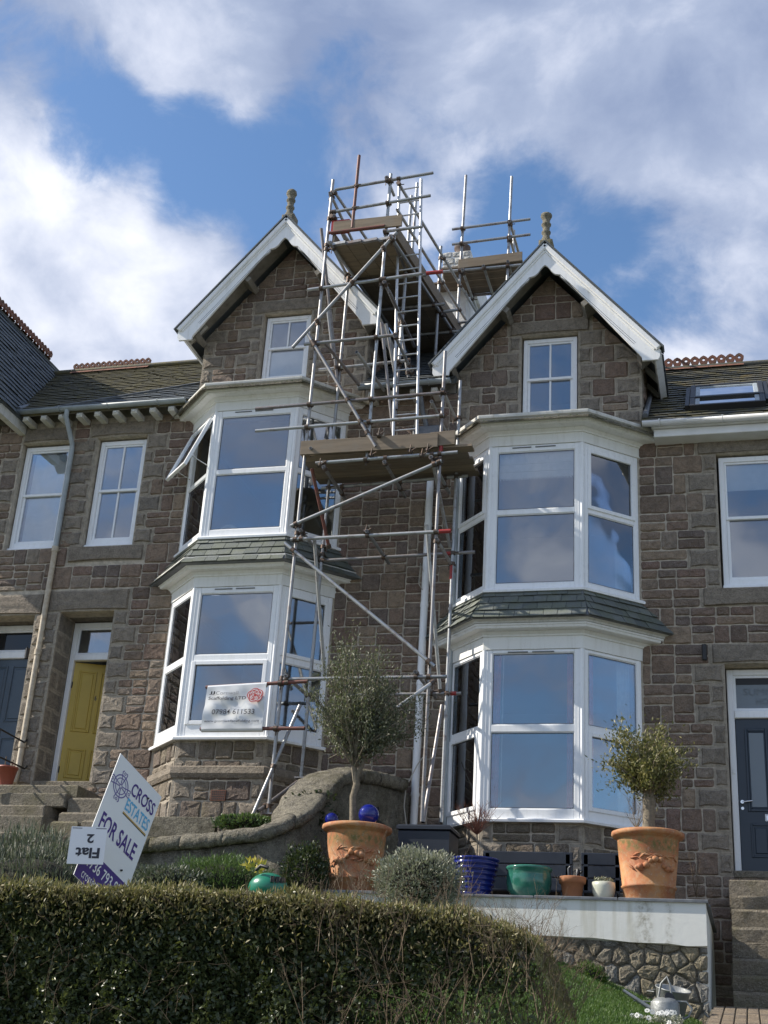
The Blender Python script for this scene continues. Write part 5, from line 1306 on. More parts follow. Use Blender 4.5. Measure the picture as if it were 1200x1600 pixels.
text(BN, 'Scaffolding LTD', bf, .065 * bw, .655 * bh, .62 * bw, .10 * bh, 'ink', bold=.015)
text(BN, '07984 611533', bf, .155 * bw, .33 * bh, .70 * bw, .12 * bh, 'ink', bold=.004); text(BN, 'www.jjcornwallscaffolding.com', bf, .05 * bw, .125 * bh, .90 * bw, .075 * bh, 'ink', bold=.008)
def rose(parent, f, a, b, r, c=.003):
    pts = []
    for k in range(48): t = 2 * math.pi * k / 48; rr = r * (.88 + .12 * abs(math.sin(t * 2.5 + .4))); pts.append((a + rr * math.cos(t) * 1.08, b + rr * math.sin(t) * .92))
    mb = MB(); mb.add([f.p(p, q, c) for p, q in pts], [tuple(range(48))]); q_ = mb.build('rose_emblem', 'red_ink', parent, False)
    mb = MB(); rr_ = random.Random(5)
    for ring, rad, cnt in ((0, .78, 5), (1, .58, 5), (2, .40, 4), (3, .22, 3)):
        for k in range(cnt):
            t0 = 2 * math.pi * k / cnt + ring * .7; t1 = t0 + 2 * math.pi / cnt * .86; n_ = 9; I = []; O = []
            for i in range(n_ + 1):
                t = t0 + (t1 - t0) * i / n_; w2 = .035 * math.sin(math.pi * (i + .3) / (n_ + .6)) + .012; ra = rad + .07 * math.sin(math.pi * i / n_)
                O.append(f.p(a + r * (ra + w2) * math.cos(t) * 1.05, b + r * (ra + w2) * math.sin(t) * .9, c + .001)); I.append(f.p(a + r * (ra - w2) * math.cos(t) * 1.05, b + r * (ra - w2) * math.sin(t) * .9, c + .001))
            mb.add(O + I, [(i, i + 1, n_ + 2 + i, n_ + 1 + i) for i in range(n_)])
    mb.build('petal_outline', 'white_ink', q_, False)
rose(BN, bf, .83 * bw, .775 * bh, .125 * bw)

# ------------------------------------------------------------------ steps
def step_flight(name, label, edges, x0, x1, mat='step', seed=1):
    """edges: (nosing y, top z) from the top down; each step its own block"""
    F_ = empty(name, ((x0 + x1) / 2, edges[-1][0], edges[-1][1] - .2), label, 'steps')
    r = random.Random(seed)
    for k, (y, z) in enumerate(edges):
        zb = edges[k + 1][1] if k + 1 < len(edges) else z - .24
        mb = MB(); n_ = 12; rows = []
        for i in range(n_ + 1):
            x = x0 + (x1 - x0) * i / n_; j = lambda s_: r.uniform(-s_, s_)
            rows.append([(x, y + .03 + j(.006), zb - .01), (x, y + j(.008), zb + .03), (x, y - .012 + j(.01), z - .035 + j(.005)), (x, y - .0 + j(.006), z - .008 + j(.004)), (x, y + .03, z + j(.004)), (x, y + .5, z), (x, y + .5, zb - .01)])
        P = [q for row in rows for q in row]; m_ = 7
        mb.add(P, [(i * m_ + j, (i + 1) * m_ + j, (i + 1) * m_ + (j + 1) % m_, i * m_ + (j + 1) % m_) for i in range(n_) for j in range(m_)] + [tuple(range(m_)), tuple(range(n_ * m_, n_ * m_ + m_))])
        mb.build('step', mat, F_)
    return F_
step_flight('stone_steps', 'worn granite steps rising to the navy front door at the right', [(17.40, 2.31), (17.1, 2.105), (16.8, 1.865), (16.5, 1.66), (16.2, 1.458), (15.9, 1.255), (15.6, 1.06)], -.20, 1.5)
MB_ = MB().box(XY, -.22, 1.5, 17.45, 17.99, 2.1, 2.50, 0, .015); MB_.build('step', 'step', bpy.data.objects['stone_steps'])
bl_ = empty('stone_steps', (-9.6, 16.6, 2.7), 'mossy granite steps and landing in front of the yellow door at the left', 'steps')
for k, (xa_, xb_, ya_, z0_, z1_) in enumerate(((-13, -9.28, 16.95, 3.21, 3.41), (-13, -9.47, 16.75, 3.03, 3.20), (-13, -9.30, 16.45, 2.75, 3.00), (-13, -9.05, 16.2, 2.55, 2.73))):
    n_ = 10; mb = MB(); r = random.Random(k)
    for i in range(n_):
        a0 = xa_ + (xb_ - xa_) * i / n_; a1 = xa_ + (xb_ - xa_) * (i + 1) / n_ - .004
    MB().box(Fr((0, ya_, 0), (1, 0, 0), (0, 0, 1), (0, -1, 0)), xa_, xb_, z0_, z1_, -.9, 0, 0, .018).build('step', 'step', bl_)
MB().box(XY, -9.25, -8.75, 17.0, 17.9, 3.05, 3.36, 0, .03).build('step', 'step', bl_); MB().box(XY, -9.2, -8.62, 16.7, 17.6, 2.85, 3.10, 0, .03).build('step', 'step', bl_)
MB().box(XY, -13, -9.3, 17.3, 17.99, 3.3, 3.60, 0, .02).build('step', 'step', bl_)
# broken kerb blocks and edging slabs of the left garden
for k, (x0, x1, y, z0, z1, lab) in enumerate(((-8.95, -8.55, 16.05, 2.60, 2.86, 'pale squared kerb block beside the left steps'), (-8.50, -7.95, 16.05, 2.62, 2.88, 'longer mossy kerb block behind the sale board'))):
    setp(MB().box(XY, x0, x1, y, y + .3, z0, z1, 0, .03).build('kerb_block', 'step'), lab, 'kerb', 'kerb blocks of the left garden')
setp(MB().box(XY, -7.9, -6.7, 16.3, 16.4, 2.6, 2.98, 0, .008).build('edging_slab', 'wallrender'), 'long thin green stained edging slab under the left bay', 'edging', 'edging slabs of the left garden')
setp(MB().box(XY, -6.6, -5.9, 16.3, 16.4, 2.6, 2.93, 0, .008).build('edging_slab', 'wallrender'), 'short low edging slab with weeds near the scaffold foot', 'edging', 'edging slabs of the left garden')

# ------------------------------------------------------------------ garden walls
GW = empty('garden_wall', (-7.5, 15.9, 1.4), 'weathered rendered garden wall whose mossy coping sweeps up to a pier behind the large left pot', 'wall')
cpts = [Vector((-14, 15.3, 2.28))] + [at(*q) for q in ((-60, 1330, 15.3), (0, 1326, 15.3), (120, 1318, 15.3), (260, 1310, 15.3), (360, 1302, 15.3), (405, 1296, 15.3), (432, 1284, 15.38), (452, 1266, 15.5), (470, 1244, 15.7), (486, 1224, 15.95), (504, 1208, 16.25), (528, 1201, 16.6), (560, 1203, 17.05), (618, 1219, 17.95))]
def swept_wall(pts, prof_, name, mat, jit=.01, step=.12, seed=3):
    """prof_: (sideways, up) points of the cross section, drop marks points that go down to the ground"""
    mb = MB(); P = []; k = len(prof_); rr = random.Random(seed); pts2 = []
    for p, q in zip(pts[:-1], pts[1:]):
        n_ = max(1, int((q - p).length / step)); pts2 += [p.lerp(q, i / n_) for i in range(n_)]
    pts2.append(pts[-1])
    for i, p in enumerate(pts2):
        d = pts2[min(i + 2, len(pts2) - 1)] - pts2[max(i - 2, 0)]; sd2 = Vector((d.y, -d.x, 0)).normalized()
        for s_, u_ in prof_: P.append(Vector((p.x, p.y, (.9 if u_ is None else p.z + u_ + rr.uniform(-jit, jit)))) + sd2 * (s_ + rr.uniform(-jit, jit) * (u_ is not None)))
    n_ = len(pts2)
    mb.add(P, [(i * k + j, i * k + (j + 1) % k, (i + 1) * k + (j + 1) % k, (i + 1) * k + j) for i in range(n_ - 1) for j in range(k)] + [tuple(range(k)), tuple(range(n_ * k - k, n_ * k))], 0, True)
    return mb.build(name, mat, GW)
swept_wall(cpts, [(.24, -.20), (.24, None), (-.24, None), (-.24, -.20)], 'wall_body', 'wallrender', .004)
def resample(pts, d_):
    out = [pts[0]]; acc = 0
    for p, q in zip(pts[:-1], pts[1:]):
        L_ = (q - p).length; t = d_ - acc
        while t < L_: out.append(p.lerp(q, t / L_)); t += d_
        acc = (acc + L_) % d_
    return out
cp2 = resample(cpts[1:], .05); i = 0
while i < len(cp2) - 4:
    k = random.Random(i).choice((9, 12, 15)); seg_ = cp2[i:i + k]
    if len(seg_) < 4: break
    e = Vector((0, 0, random.Random(i).uniform(-.006, .006)))
    d0_, d1_ = (seg_[1] - seg_[0]) * .03, (seg_[-1] - seg_[-2]) * .03
    swept_wall([seg_[0] + d0_ + e] + [p + e for p in seg_[1:-1]] + [seg_[-1] - d1_ + e], [(.25, -.20), (.29, -.20), (.32, -.16), (.325, -.09), (.30, -.045), (.24, -.02), (.16, -.005), (.08, .0), (0, .005), (-.08, .0), (-.16, -.01), (-.24, -.02), (-.30, -.05), (-.325, -.10), (-.31, -.20), (-.25, -.20)], 'coping_stone', 'coping', .013, .055, i); i += k - 1
ltc = MB().box(Fr((at(598, 1240, 17.2).x, 16.9, 3.05), (0, 1, 0), (0, 0, 1), (1, 0, 0)), 0, .5, 0, .05, 0, .02).box(Fr((at(598, 1240, 17.2).x, 16.9, 2.95), (0, 1, 0), (0, 0, 1), (1, 0, 0)), 0, .06, 0, .3, 0, .04).build('gate_latch', 'iron', GW)

TW = empty('retaining_wall', (-2.5, 15.0, .8), 'white painted terrace wall standing on a base of rough stones', 'wall')
TF = Fr((0, 15.0, 0), (1, 0, 0), (0, 0, 1), (0, -1, 0))
def topz(x): return 1.92
mb = MB(); xs = list(np.arange(-5.05, -.55, .2)) + [-.438]; P = []
for x in xs: P += [TF.p(x, topz(x) - .025, .012), TF.p(x, 1.45 + .035 * (-.44 - x) * .9 + rnd.uniform(-.012, .012), .012), TF.p(x, 1.44 + .035 * (-.44 - x) * .9, -.02), TF.p(x, topz(x) - .025, -.25)]
mb.add(P, [(i * 4 + j, (i + 1) * 4 + j, (i + 1) * 4 + (j + 1) % 4, i * 4 + (j + 1) % 4) for i in range(len(xs) - 1) for j in range(4)] + [(0, 1, 2, 3), tuple(range(len(P) - 4, len(P)))])
mb.build('painted_band', 'whitewall', TW)
MB().box(XY, -.50, -.442, 15.045, 17.95, .60, 1.89, 0, 0).build('side_wall', 'whitewall', TW); pass
for i, (xa_, xb_) in enumerate(zip(np.arange(-5.05, -.5, .92), list(np.arange(-4.13, -.5, .92)) + [-.41])): MB().box(XY, xa_ + .004, xb_ - .004, 14.96, 15.35, 1.895, 1.925 + rnd.uniform(-.004, .004), 0, .008).build('coping_slate', 'lead', TW)
MB().box(XY, -.52, -.40, 15.36, 17.9, 1.90, 1.93, 0, .01).build('coping_slate', 'lead', TW)
wm = MB().box(XY, -5.05, -.505, 15.03, 15.3, .3, 1.5).build('stone_base', 'earthmortar', TW)
# irregular stones: cells of a jittered point set
sites = []; r = random.Random(11)
for i in range(26):
    for j in range(7): sites.append((-4.7 + i * .17 + r.uniform(-.085, .085) + (.08 if j % 2 else 0), .50 + j * .158 + r.uniform(-.05, .05)))
gs_ = Stones(.15)
for i, (sx, sz) in enumerate(sites):
    poly = [(-5.0, .35), (-.441, .35), (-.441, 1.445), (-5.0, 1.585)]
    for j, (tx, tz) in enumerate(sites):
        if i == j or abs(tx - sx) > .6: continue
        nx, nz = tx - sx, (tz - sz) ; l = math.hypot(nx, nz)
        if l > .7: continue
        nx /= l; nz /= l; d = nx * (sx + tx) / 2 + nz * (sz + tz) / 2 - .007
        poly = clip(poly, nx, nz, d)
        if len(poly) < 3: break
    if len(poly) >= 3 and sx > -3.6: gs_.put(Fr((0, 15.03, 0), (1, 0, 0), (0, 0, 1), (0, -1, 0)), poly, 'gardenstone', .022, .014)
gs_.build(wm, 200)

# ------------------------------------------------------------------ pots
def lathe_obj(name, c, prof, mat, parent, n=40): return MB().lathe(c, prof, n).build(name, mat, parent)
def big_pot(c, sc, label, seed):
    p = empty('plant_pot', c, label, 'plant pot', 'large terracotta pots on the terrace')
    pr_ = [(.27, 0), (.285, .02), (.30, .16), (.315, .165), (.318, .185), (.305, .195), (.345, .56), (.355, .70), (.365, .735), (.41, .745), (.425, .77), (.42, .80), (.395, .81), (.375, .80), (.37, .72), (.02, .70)]
    lathe_obj('pot', c, [(a * sc, b * sc) for a, b in pr_], 'terra', p)
    lathe_obj('soil', c, [(.36 * sc, .735 * sc), (.02, .75 * sc)], 'soil', p)
    r = random.Random(seed); c = Vector(c); mb = MB()
    for s0 in (-.5,):
        for k in range(9):
            th = -math.pi / 2 + .30 + s0 * .0 + (k - 4) * .16 + r.uniform(-.03, .03); z = .43 + .035 * math.cos((k - 4) * .9) + r.uniform(-.02, .02) - .012 * abs(k - 4); R0 = .335
            mb.ico(c + Vector((math.cos(th) * R0 * sc, math.sin(th) * R0 * sc, z * sc)), .042 * sc * r.uniform(.7, 1.15), (1, 1, .9), 6, 8)
        for k in range(16):
            th = -math.pi / 2 + .30 + (k - 7.5) * .115; z = .43 + r.choice((-1, 1)) * r.uniform(.04, .085); R0 = .338; a = c + Vector((math.cos(th) * R0 * sc, math.sin(th) * R0 * sc, z * sc)); d = Vector((-math.sin(th), math.cos(th), r.uniform(-.9, .9))).normalized()
            mb.path([a - d * .05 * sc, a, a + d * .05 * sc], [.003, .016 * sc, .003], 6)
    mb.build('fruit_garland', 'terra', p); return p
p1 = at(552, 1387, 15.45); p1.z = 1.925; P1 = big_pot(p1, 1.0, 'large old terracotta pot at the left end of the terrace, holding two blue balls', 1)
p2 = at(1014, 1405, 15.45); p2.z = 1.925; P2 = big_pot(p2, .97, 'large terracotta pot with a fruit garland at the right corner of the terrace', 2)
for (x, y, r0, lab) in ((576, 1273, .125, 'larger cobalt glass ball beside the olive trunk'), (518, 1281, .085, 'smaller cobalt glass ball half hidden at the back left of the pot')):
    q = at(x, y, 15.42 if r0 > .1 else 15.55); q.z = max(q.z, p1.z + .80)
    setp(MB().ico(q, r0, rings=20, seg=28).build('garden_ball', 'ball'), lab, 'glass ball', 'blue balls in the left pot')
q = at(741, 1394, 15.4); q.z = 1.925
pr_ = []; 
for k in range(41): t = k / 40; pr_.append((.19 + .085 * t + .011 * math.sin(t * 2 * math.pi * 7), .02 + t * .40))
BP = empty('plant_pot', q, 'ribbed cobalt blue pot with a bare red-twigged shrub', 'plant pot')
lathe_obj('pot', q, [(.17, 0)] + pr_ + [(.285, .435), (.275, .445), (.25, .44), (.25, .36), (.01, .35)], 'cobalt', BP)
q = at(826, 1398, 15.4); q.z = 1.925
GP = empty('plant_pot', q, 'round bellied teal glazed bowl pot between the blue pot and the small terracotta pot', 'plant pot')
lathe_obj('pot', q, [(.15, 0), (.20, .03), (.245, .10), (.26, .18), (.258, .25), (.245, .31), (.262, .325), (.268, .345), (.26, .36), (.24, .355), (.235, .30), (.01, .29)], 'teal', GP)
q = at(894, 1399, 15.4); q.z = 1.925
TP = empty('plant_pot', q, 'small plain terracotta pot with a broad rim', 'plant pot')
lathe_obj('pot', q, [(.10, 0), (.13, .19), (.15, .192), (.158, .255), (.15, .265), (.138, .262), (.13, .2), (.01, .19)], 'terra2', TP)
MB().path([q + Vector((-.03, .0, .2)), q + Vector((-.04, 0, .36)), q + Vector((-.02, .0, .38))], .02, 6).path([q + Vector((.05, .05, .2)), q + Vector((.06, .06, .36)), q + Vector((.10, .05, .33))], .025, 6).build('plant_stem', 'navyfurn', TP)
q = at(943, 1402, 15.4); q.z = 1.925
WP_ = empty('plant_pot', q, 'small cream egg-shaped pot of succulents', 'plant pot')
lathe_obj('pot', q, [(.06, 0), (.095, .02), (.125, .10), (.132, .17), (.128, .215), (.118, .218), (.118, .17), (.01, .16)], 'cream', WP_)
rs = np.random.RandomState(8); n = 160; a = rs.uniform(0, 6.28, n); rr = .10 * np.sqrt(rs.uniform(0, 1, n)); C = np.stack([q.x + rr * np.cos(a), q.y + rr * np.sin(a), q.z + .215 + rs.uniform(0, .045, n)], 1)
leaf_mesh('foliage', WP_, 'silver', C, rs.normal(size=(n, 3)) + (0, 0, 1.4), .05, .022, rs)
# red plastic pot by the blue door
q = at(6, 1236, 17.45); q.z = 3.60
RP = empty('plant_pot', q, 'red plastic pot on the landing at the left edge', 'plant pot'); lathe_obj('pot', q, [(.10, 0), (.145, .26), (.155, .262), (.155, .29), (.14, .29), (.13, .2), (.01, .2)], 'redpot', RP)
MB().path([q + Vector((-.05, 0, .2)), q + Vector((-.06, 0, .45))], .008).path([q + Vector((.05, 0, .2)), q + Vector((.07, 0, .40))], .008).build('plant_stem', 'twig', RP)

# ---- dark garden furniture behind the pots
def slatted_bench(c, w_, label):
    B = empty('garden_bench', c, label, 'bench', 'navy benches behind the pots'); c = Vector(c)
    f = Fr(c, (1, 0, 0), (0, 0, 1), (0, -1, 0))
    for k in range(3): MB().box(f, 0, w_, .30 + k * .155, .30 + k * .155 + .15, -.03, .0, 0, .01).build('back_slat', 'navyfurn', B)
    for k in range(4): MB().box(f, .02, w_ - .02, .22, .25, .02 + k * .11, .12 + k * .11, 0, .006).build('seat_slat', 'navyfurn', B)
    for x in (.03, w_ - .09):
        for cc in (-.05, .40): MB().box(f, x, x + .06, 0, .25 if cc > 0 else .74, cc, cc + .05, 0, .006).build('leg', 'navyfurn', B)
    return B
slatted_bench((-3.17, 16.5, 1.885), 1.12, 'long low navy bench behind the blue and teal pots'); slatted_bench((-1.95, 16.5, 1.885), .50, 'narrow navy bench behind the cream pot')
SB = empty('storage_box', (-3.9, 16.55, 1.885), 'dark navy storage box beside the scaffold feet, below the white downpipe', 'storage box')
MB().box(XY, -4.22, -3.56, 16.3, 16.85, 1.89, 2.86, 0, .02).build('box_body', 'navyfurn', SB); MB().box(XY, -4.24, -3.54, 16.27, 16.88, 2.862, 2.92, 0, .02).build('lid', 'navyfurn', SB)
qb = MB(); f = Fr((-3.56, 16.6, 1.885), (1, 0, 0), (0, 0, 1), (0, -1, 0)); qb.prism(f, [(0, 0), (.34, 0), (.34, .45), (.28, .55), (.16, .64), (0, .70)], -.2, .2); qb.build('sloping_hopper', 'navyfurn', SB)
MB().path([at(663, 1180, 17.9), at(652, 1195, 17.85), at(634, 1230, 17.7), at(631, 1260, 17.6), at(636, 1300, 17.4)], .009, 6).build('hanging_cable', 'cable', H7)
MB().path([at(664, 900, 17.9), at(657, 880, 17.85), at(654, 912, 17.85), at(662, 925, 17.9)], .007, 6).build('hanging_cable', 'cable', H7)

# ---- handrail at the left door
HR = empty('handrail', at(20, 1230, 17.0), 'black iron handrail beside the blue door steps', 'handrail')
for y0, y1 in ((1139, 1160), (1183, 1201)): MB().path([at(-20, y0 - 8, 16.7), at(0, y0, 16.9), at(38, y1, 17.86), at(42, y1 - 4, 17.97)], .014, 8).build('rail', 'iron', HR)
MB().tube(at(0, 1139, 16.9), at(0, 1139, 16.9) - Vector((0, 0, .9)), .014).build('post', 'iron', HR)

# ------------------------------------------------------------------ sale board and its name plate
c0, c1, c3 = at(188.5, 1177, 8.25), at(252.4, 1245.5, 8.62), at(114.8, 1366.7, 8.12)
SBd = empty('sale_board', c3, 'tilted white FOR SALE board with purple lettering rising from behind the hedge', 'sale board')
uu = c1 - c0; vv = c0 - c3; BW, BH = uu.length, vv.length; uu.normalize(); vv.normalize(); nn = uu.cross(vv).normalized()
if nn.y > 0: nn = -nn
class Skew(Fr):
    def __init__(s, o, u, v, n): s.o = Vector(o); s.u = Vector(u); s.v = Vector(v); s.n = Vector(n)
sf_ = Skew(c3, uu, vv, nn)
MB().box(sf_, 0, BW, 0, BH, -.006, 0).build('board_panel', 'signw', SBd)
MB().box(sf_, .003, BW - .003, .003, BH * .245, 0, .0012).build('purple_band', 'purple', SBd)
text(SBd, 'CROSS', sf_, BW * .42, BH * .815, BW * .53, BH * .10, 'purple', 'lettering', bold=.015); text(SBd, 'ESTATES', sf_, BW * .42, BH * .685, BW * .53, BH * .095, 'sky_ink', 'lettering', bold=.015)
MB().box(sf_, BW * .42, BW * .96, BH * .655, BH * .667, 0, .0015).build('underline', 'orange_ink', SBd); MB().box(sf_, BW * .42, BW * .96, BH * .648, BH * .655, 0, .0015).build('underline', 'ink', SBd)
text(SBd, 'FOR SALE', sf_, BW * .09, BH * .42, BW * .80, BH * .13, 'purple', 'lettering', bold=.02)
text(SBd, '01736 793 930', sf_, BW * .05, BH * .125, BW * .90, BH * .085, 'white_ink', 'lettering', bold=.01); text(SBd, 'crossestates.co.uk', sf_, BW * .12, BH * .03, BW * .76, BH * .07, 'white_ink', 'lettering')
lg = MB(); LX, LY, LR = BW * .215, BH * .80, BH * .085
def ring(mb, a, b, ra, rb, w_, c=.0016, t0=0, t1=2 * math.pi, n_=36):
    O = []; I = []
    for i in range(n_ + 1): t = t0 + (t1 - t0) * i / n_; O.append(sf_.p(a + ra * math.cos(t), b + rb * math.sin(t), c)); I.append(sf_.p(a + (ra - w_) * math.cos(t), b + (rb - w_) * math.sin(t), c))
    mb.add(O + I, [(i, i + 1, n_ + 2 + i, n_ + 1 + i) for i in range(n_)])
ring(lg, LX, LY, LR, LR, .008); ring(lg, LX, LY, LR * .72, LR * .72, .006); ring(lg, LX, LY, LR * .2, LR * .2, .006)
for k in range(4):
    t = math.pi / 2 * k; d = Vector((math.cos(t), math.sin(t))); e = Vector((-d.y, d.x))
    for s_ in (-1, 1):
        pts = [Vector((LX, LY)) + d * LR * q + e * s_ * LR * h for q, h in ((.2, .07), (.6, .14), (.95, .26), (1.25, .34), (1.38, .20))]
        for a, b in zip(pts[:-1], pts[1:]):
            dd = (b - a).normalized(); ee = Vector((-dd.y, dd.x)) * .0035; lg.add([sf_.p(*(a + ee), .0018), sf_.p(*(b + ee), .0018), sf_.p(*(b - ee), .0018), sf_.p(*(a - ee), .0018)], [(0, 1, 2, 3)])
    ring(lg, *(Vector((LX, LY)) + d * LR * 1.22), LR * .14, LR * .14, .005)
lg.build('celtic_cross_emblem', 'sale_grey', SBd, False)
MB().box(sf_, BW * .72, BW * .80, -1.6, BH * .92, -.055, -.008).build('post', 'paintwood', SBd)
for a, b in ((.76, .90), (.76, .30)): MB().tube(sf_.p(BW * a, BH * b, 0), sf_.p(BW * a, BH * b, .012), .007).build('bolt', 'iron', SBd)
e0, e1, e3 = at(112, 1291, 8.02), at(168.4, 1292.6, 8.10), at(103.6, 1349.4, 8.0)
NP = empty('name_plate', e3, 'small white board hung upside down reading Flat 2, beside the sale board', 'name board')
ux = e1 - e0; vx = e0 - e3; NWd, NHt = ux.length, vx.length; ux.normalize(); vx.normalize(); n2 = ux.cross(vx); n2 = -n2 if n2.y > 0 else n2; nf = Skew(e3, ux, vx, n2)
MB().box(nf, 0, NWd, 0, NHt, -.005, 0).build('plate', 'signw', NP)
text(NP, 'Flat', nf, NWd * .20, NHt * .16, NWd * .66, NHt * .28, 'ink', rot=1, bold=.03); text(NP, '2', nf, NWd * .46, NHt * .56, NWd * .20, NHt * .24, 'ink', rot=1, bold=.03)
MB().box(nf, NWd * .03, NWd * .30, NHt * .945, NHt * .97, 0, .001).box(nf, NWd * .68, NWd * .97, NHt * .945, NHt * .97, 0, .001).build('small_print', 'grey_ink', NP)

# ------------------------------------------------------------------ watering can and bucket
q = at(1046, 1592, 13.9); q.z = lawnz(q.x, 13.9)
BK = empty('bucket', q, 'old galvanised bucket standing against the stone base of the white wall', 'bucket')
tl = Vector((.16, -.22, 1)).normalized()
def tilt_lathe(name, c, prof, mat, parent, ax, n=28):
    c = Vector(c); x = ax.orthogonal().normalized(); y = ax.cross(x); mb = MB(); P = []
    for r0, z in prof:
        for j in range(n): t = 2 * math.pi * j / n; P.append(c + x * r0 * math.cos(t) + y * r0 * math.sin(t) + ax * z)
    k = len(prof); mb.add(P, [(i * n + j, i * n + (j + 1) % n, (i + 1) * n + (j + 1) % n, (i + 1) * n + j) for i in range(k - 1) for j in range(n)], 0, True); mb.add(P[:n], [tuple(range(n))[::-1]]); return mb.build(name, mat, parent)
zt_ = at(1050, 1543, 13.9).z - q.z
tilt_lathe('pail', q, [(.115, 0), (.13, .02), (.165, zt_ - .02), (.175, zt_ - .01), (.175, zt_), (.160, zt_ - .005), (.12, .03), (.02, .02)], 'zinc', BK, tl)
hp = [q + tl * (zt_ - .02) + Vector((-.17, 0, 0)), q + tl * (zt_ - .04) + Vector((-.24, -.05, .0)), q + tl * (zt_ - .05) + Vector((-.17, -.12, 0))]; MB().path(hp, .007, 6).build('handle', 'zinc', BK)
q = at(1040, 1612, 12.5); q.z = lawnz(q.x, 12.5) - .01
WC = empty('watering_can', q, 'galvanised watering can in front of the bucket among daisies', 'watering can')
hz = at(1040, 1558, 12.5).z - q.z
lathe_obj('can_body', q, [(.12, 0), (.125, .02), (.125, hz * .75), (.12, hz * .8), (.09, hz * .93), (.06, hz * .98)], 'zinc', WC, 28)
MB().tube(q + Vector((-.10, 0, .10)), q + Vector((-.36, -.02, hz + .04)), .022, 10, .014).build('spout', 'zinc', WC)
MB().tube(q + Vector((-.08, 0, hz * .8)), q + Vector((-.27, -.01, hz * .80)), .006).build('spout_brace', 'zinc', WC)
MB().path([q + Vector((-.06, 0, hz * .9)), q + Vector((-.03, 0, hz + .11)), q + Vector((.02, 0, hz + .17)), q + Vector((.05, 0, hz + .10)), q + Vector((.06, 0, hz * .9))], .010, 8).build('top_handle', 'zinc', WC)
MB().path([q + Vector((.08, 0, hz * .85)), q + Vector((.18, 0, hz * .85)), q + Vector((.23, 0, hz * .6)), q + Vector((.20, 0, hz * .3)), q + Vector((.12, 0, hz * .12))], .010, 8).build('back_handle', 'zinc', WC)
MB().tube(q + Vector((.03, -.03, hz * .93)), q + Vector((.045, -.05, hz * .97)), .05, 14).build('filler_opening', 'black', WC)
# green plastic object behind the hedge
q = at(420, 1372, 13.2)
GPo = empty('garden_tool_tub', q, 'domed green plastic tub with a dark handle beside the herbs', 'plastic tub')
q = q - Vector((0, 0, .10)); MB().ico(q, .18, (1.15, 1, .85), 12, 24).build('dome', 'greenpl', GPo)
MB().path([q + Vector((-.10, -.12, .16)), q + Vector((-.04, -.16, .20)), q + Vector((.04, -.16, .18))], .02, 8).build('handle', 'black', GPo)
for k in range(4): t = -1.0 + k * .28; MB().box(Fr(q + Vector((.18 * math.cos(t), .19 * math.sin(t), .07)), (-math.sin(t), math.cos(t), 0), (0, 0, 1)), -.02, .02, -.03, .03, -.01, .012).build('vent_slot', 'black', GPo)

# ------------------------------------------------------------------ plants
def branchy(parent, base, crown_c, crown_r, trunk_pts, trunk_r, n_br, seed, leafmat, n_leaf, L, Wd, bark='bark', upbias=.5, shoots=.25):
    rr = random.Random(seed); rs = np.random.RandomState(seed)
    MB().path(trunk_pts, trunk_r, 10).build('trunk', bark, parent)
    mb = MB(); Cs = []; Ds = []; top = Vector(trunk_pts[-1]); cc = Vector(crown_c)
    for k in range(n_br):
        while True:
            d = Vector([rr.uniform(-1, 1) for _ in range(3)])
            if .35 < d.length < 1: break
        tip = cc + Vector((d.x * crown_r[0], d.y * crown_r[1], d.z * crown_r[2])) * rr.choice((.55, .8, .95, 1.05, 1.2)) * (1 + .16 * math.sin(3.1 * d.x + seed) * math.cos(4.3 * d.z + seed))
        if d.z > .2: tip += Vector((0, 0, rr.uniform(0, shoots)))
        st_ = Vector(trunk_pts[-1 if rr.random() < .7 else -2]); mid = st_.lerp(tip, .5) + Vector([rr.uniform(-.08, .08) for _ in range(3)]) + Vector((0, 0, .05 * upbias))
        pts = [st_, st_.lerp(mid, .6), mid, mid.lerp(tip, .6) + Vector((0, 0, .02)), tip]
        mb.path(pts, [.016, .011, .008, .005, .002], 4, cap=False)
        m_ = n_leaf // n_br
        for i in range(m_):
            t = rr.uniform(.22, 1) ** .75; j = min(3, int(t * 4)); p = pts[j].lerp(pts[j + 1], t * 4 - j); dd = (pts[j + 1] - pts[j]).normalized()
            sc = .035 + .05 * rr.random(); Cs.append(p + Vector([rr.gauss(0, sc) for _ in range(3)])); Ds.append(dd * .5 + Vector([rr.gauss(0, .6) for _ in range(3)]) + Vector((0, 0, upbias)))
    mb.build('branches', bark, parent)
    o = leaf_mesh('foliage', parent, leafmat, [tuple(c) for c in Cs], [tuple(d) for d in Ds], L, Wd, rs); return o
t1 = at(552, 1276, 15.5); f1 = at(553, 1200, 15.5); f1b = at(556, 1185, 15.5)
OT1 = empty('olive_tree', t1, 'wide grey-green olive tree growing in the left pot in front of the scaffold', 'olive tree')
branchy(OT1, t1, at(560, 1095, 15.5), (.84, .6, .74), [t1 + Vector((0, 0, -.05)), at(551, 1245, 15.5), at(557, 1225, 15.5), f1, f1b], [.045, .038, .042, .036, .03], 120, 4, 'olive', 15000, .046, .0165, shoots=.36)
MB().path([at(557, 1215, 15.5), at(566, 1195, 15.5), at(572, 1178, 15.5)], [.03, .026, .02], 8).build('trunk', 'bark', OT1)
MB().path([at(555, 1160, 15.5), at(540, 1172, 15.45), at(512, 1186, 15.4)], [.012, .01, .006], 6).build('branch', 'bark', OT1)
rs = np.random.RandomState(77); C = []; Dd = []
for k in range(520):
    p = at(rs.normal(645, 17), rs.uniform(1085, 1150), 15.5); C.append(p); Dd.append(rs.normal(size=3) + (0, 0, -.3))
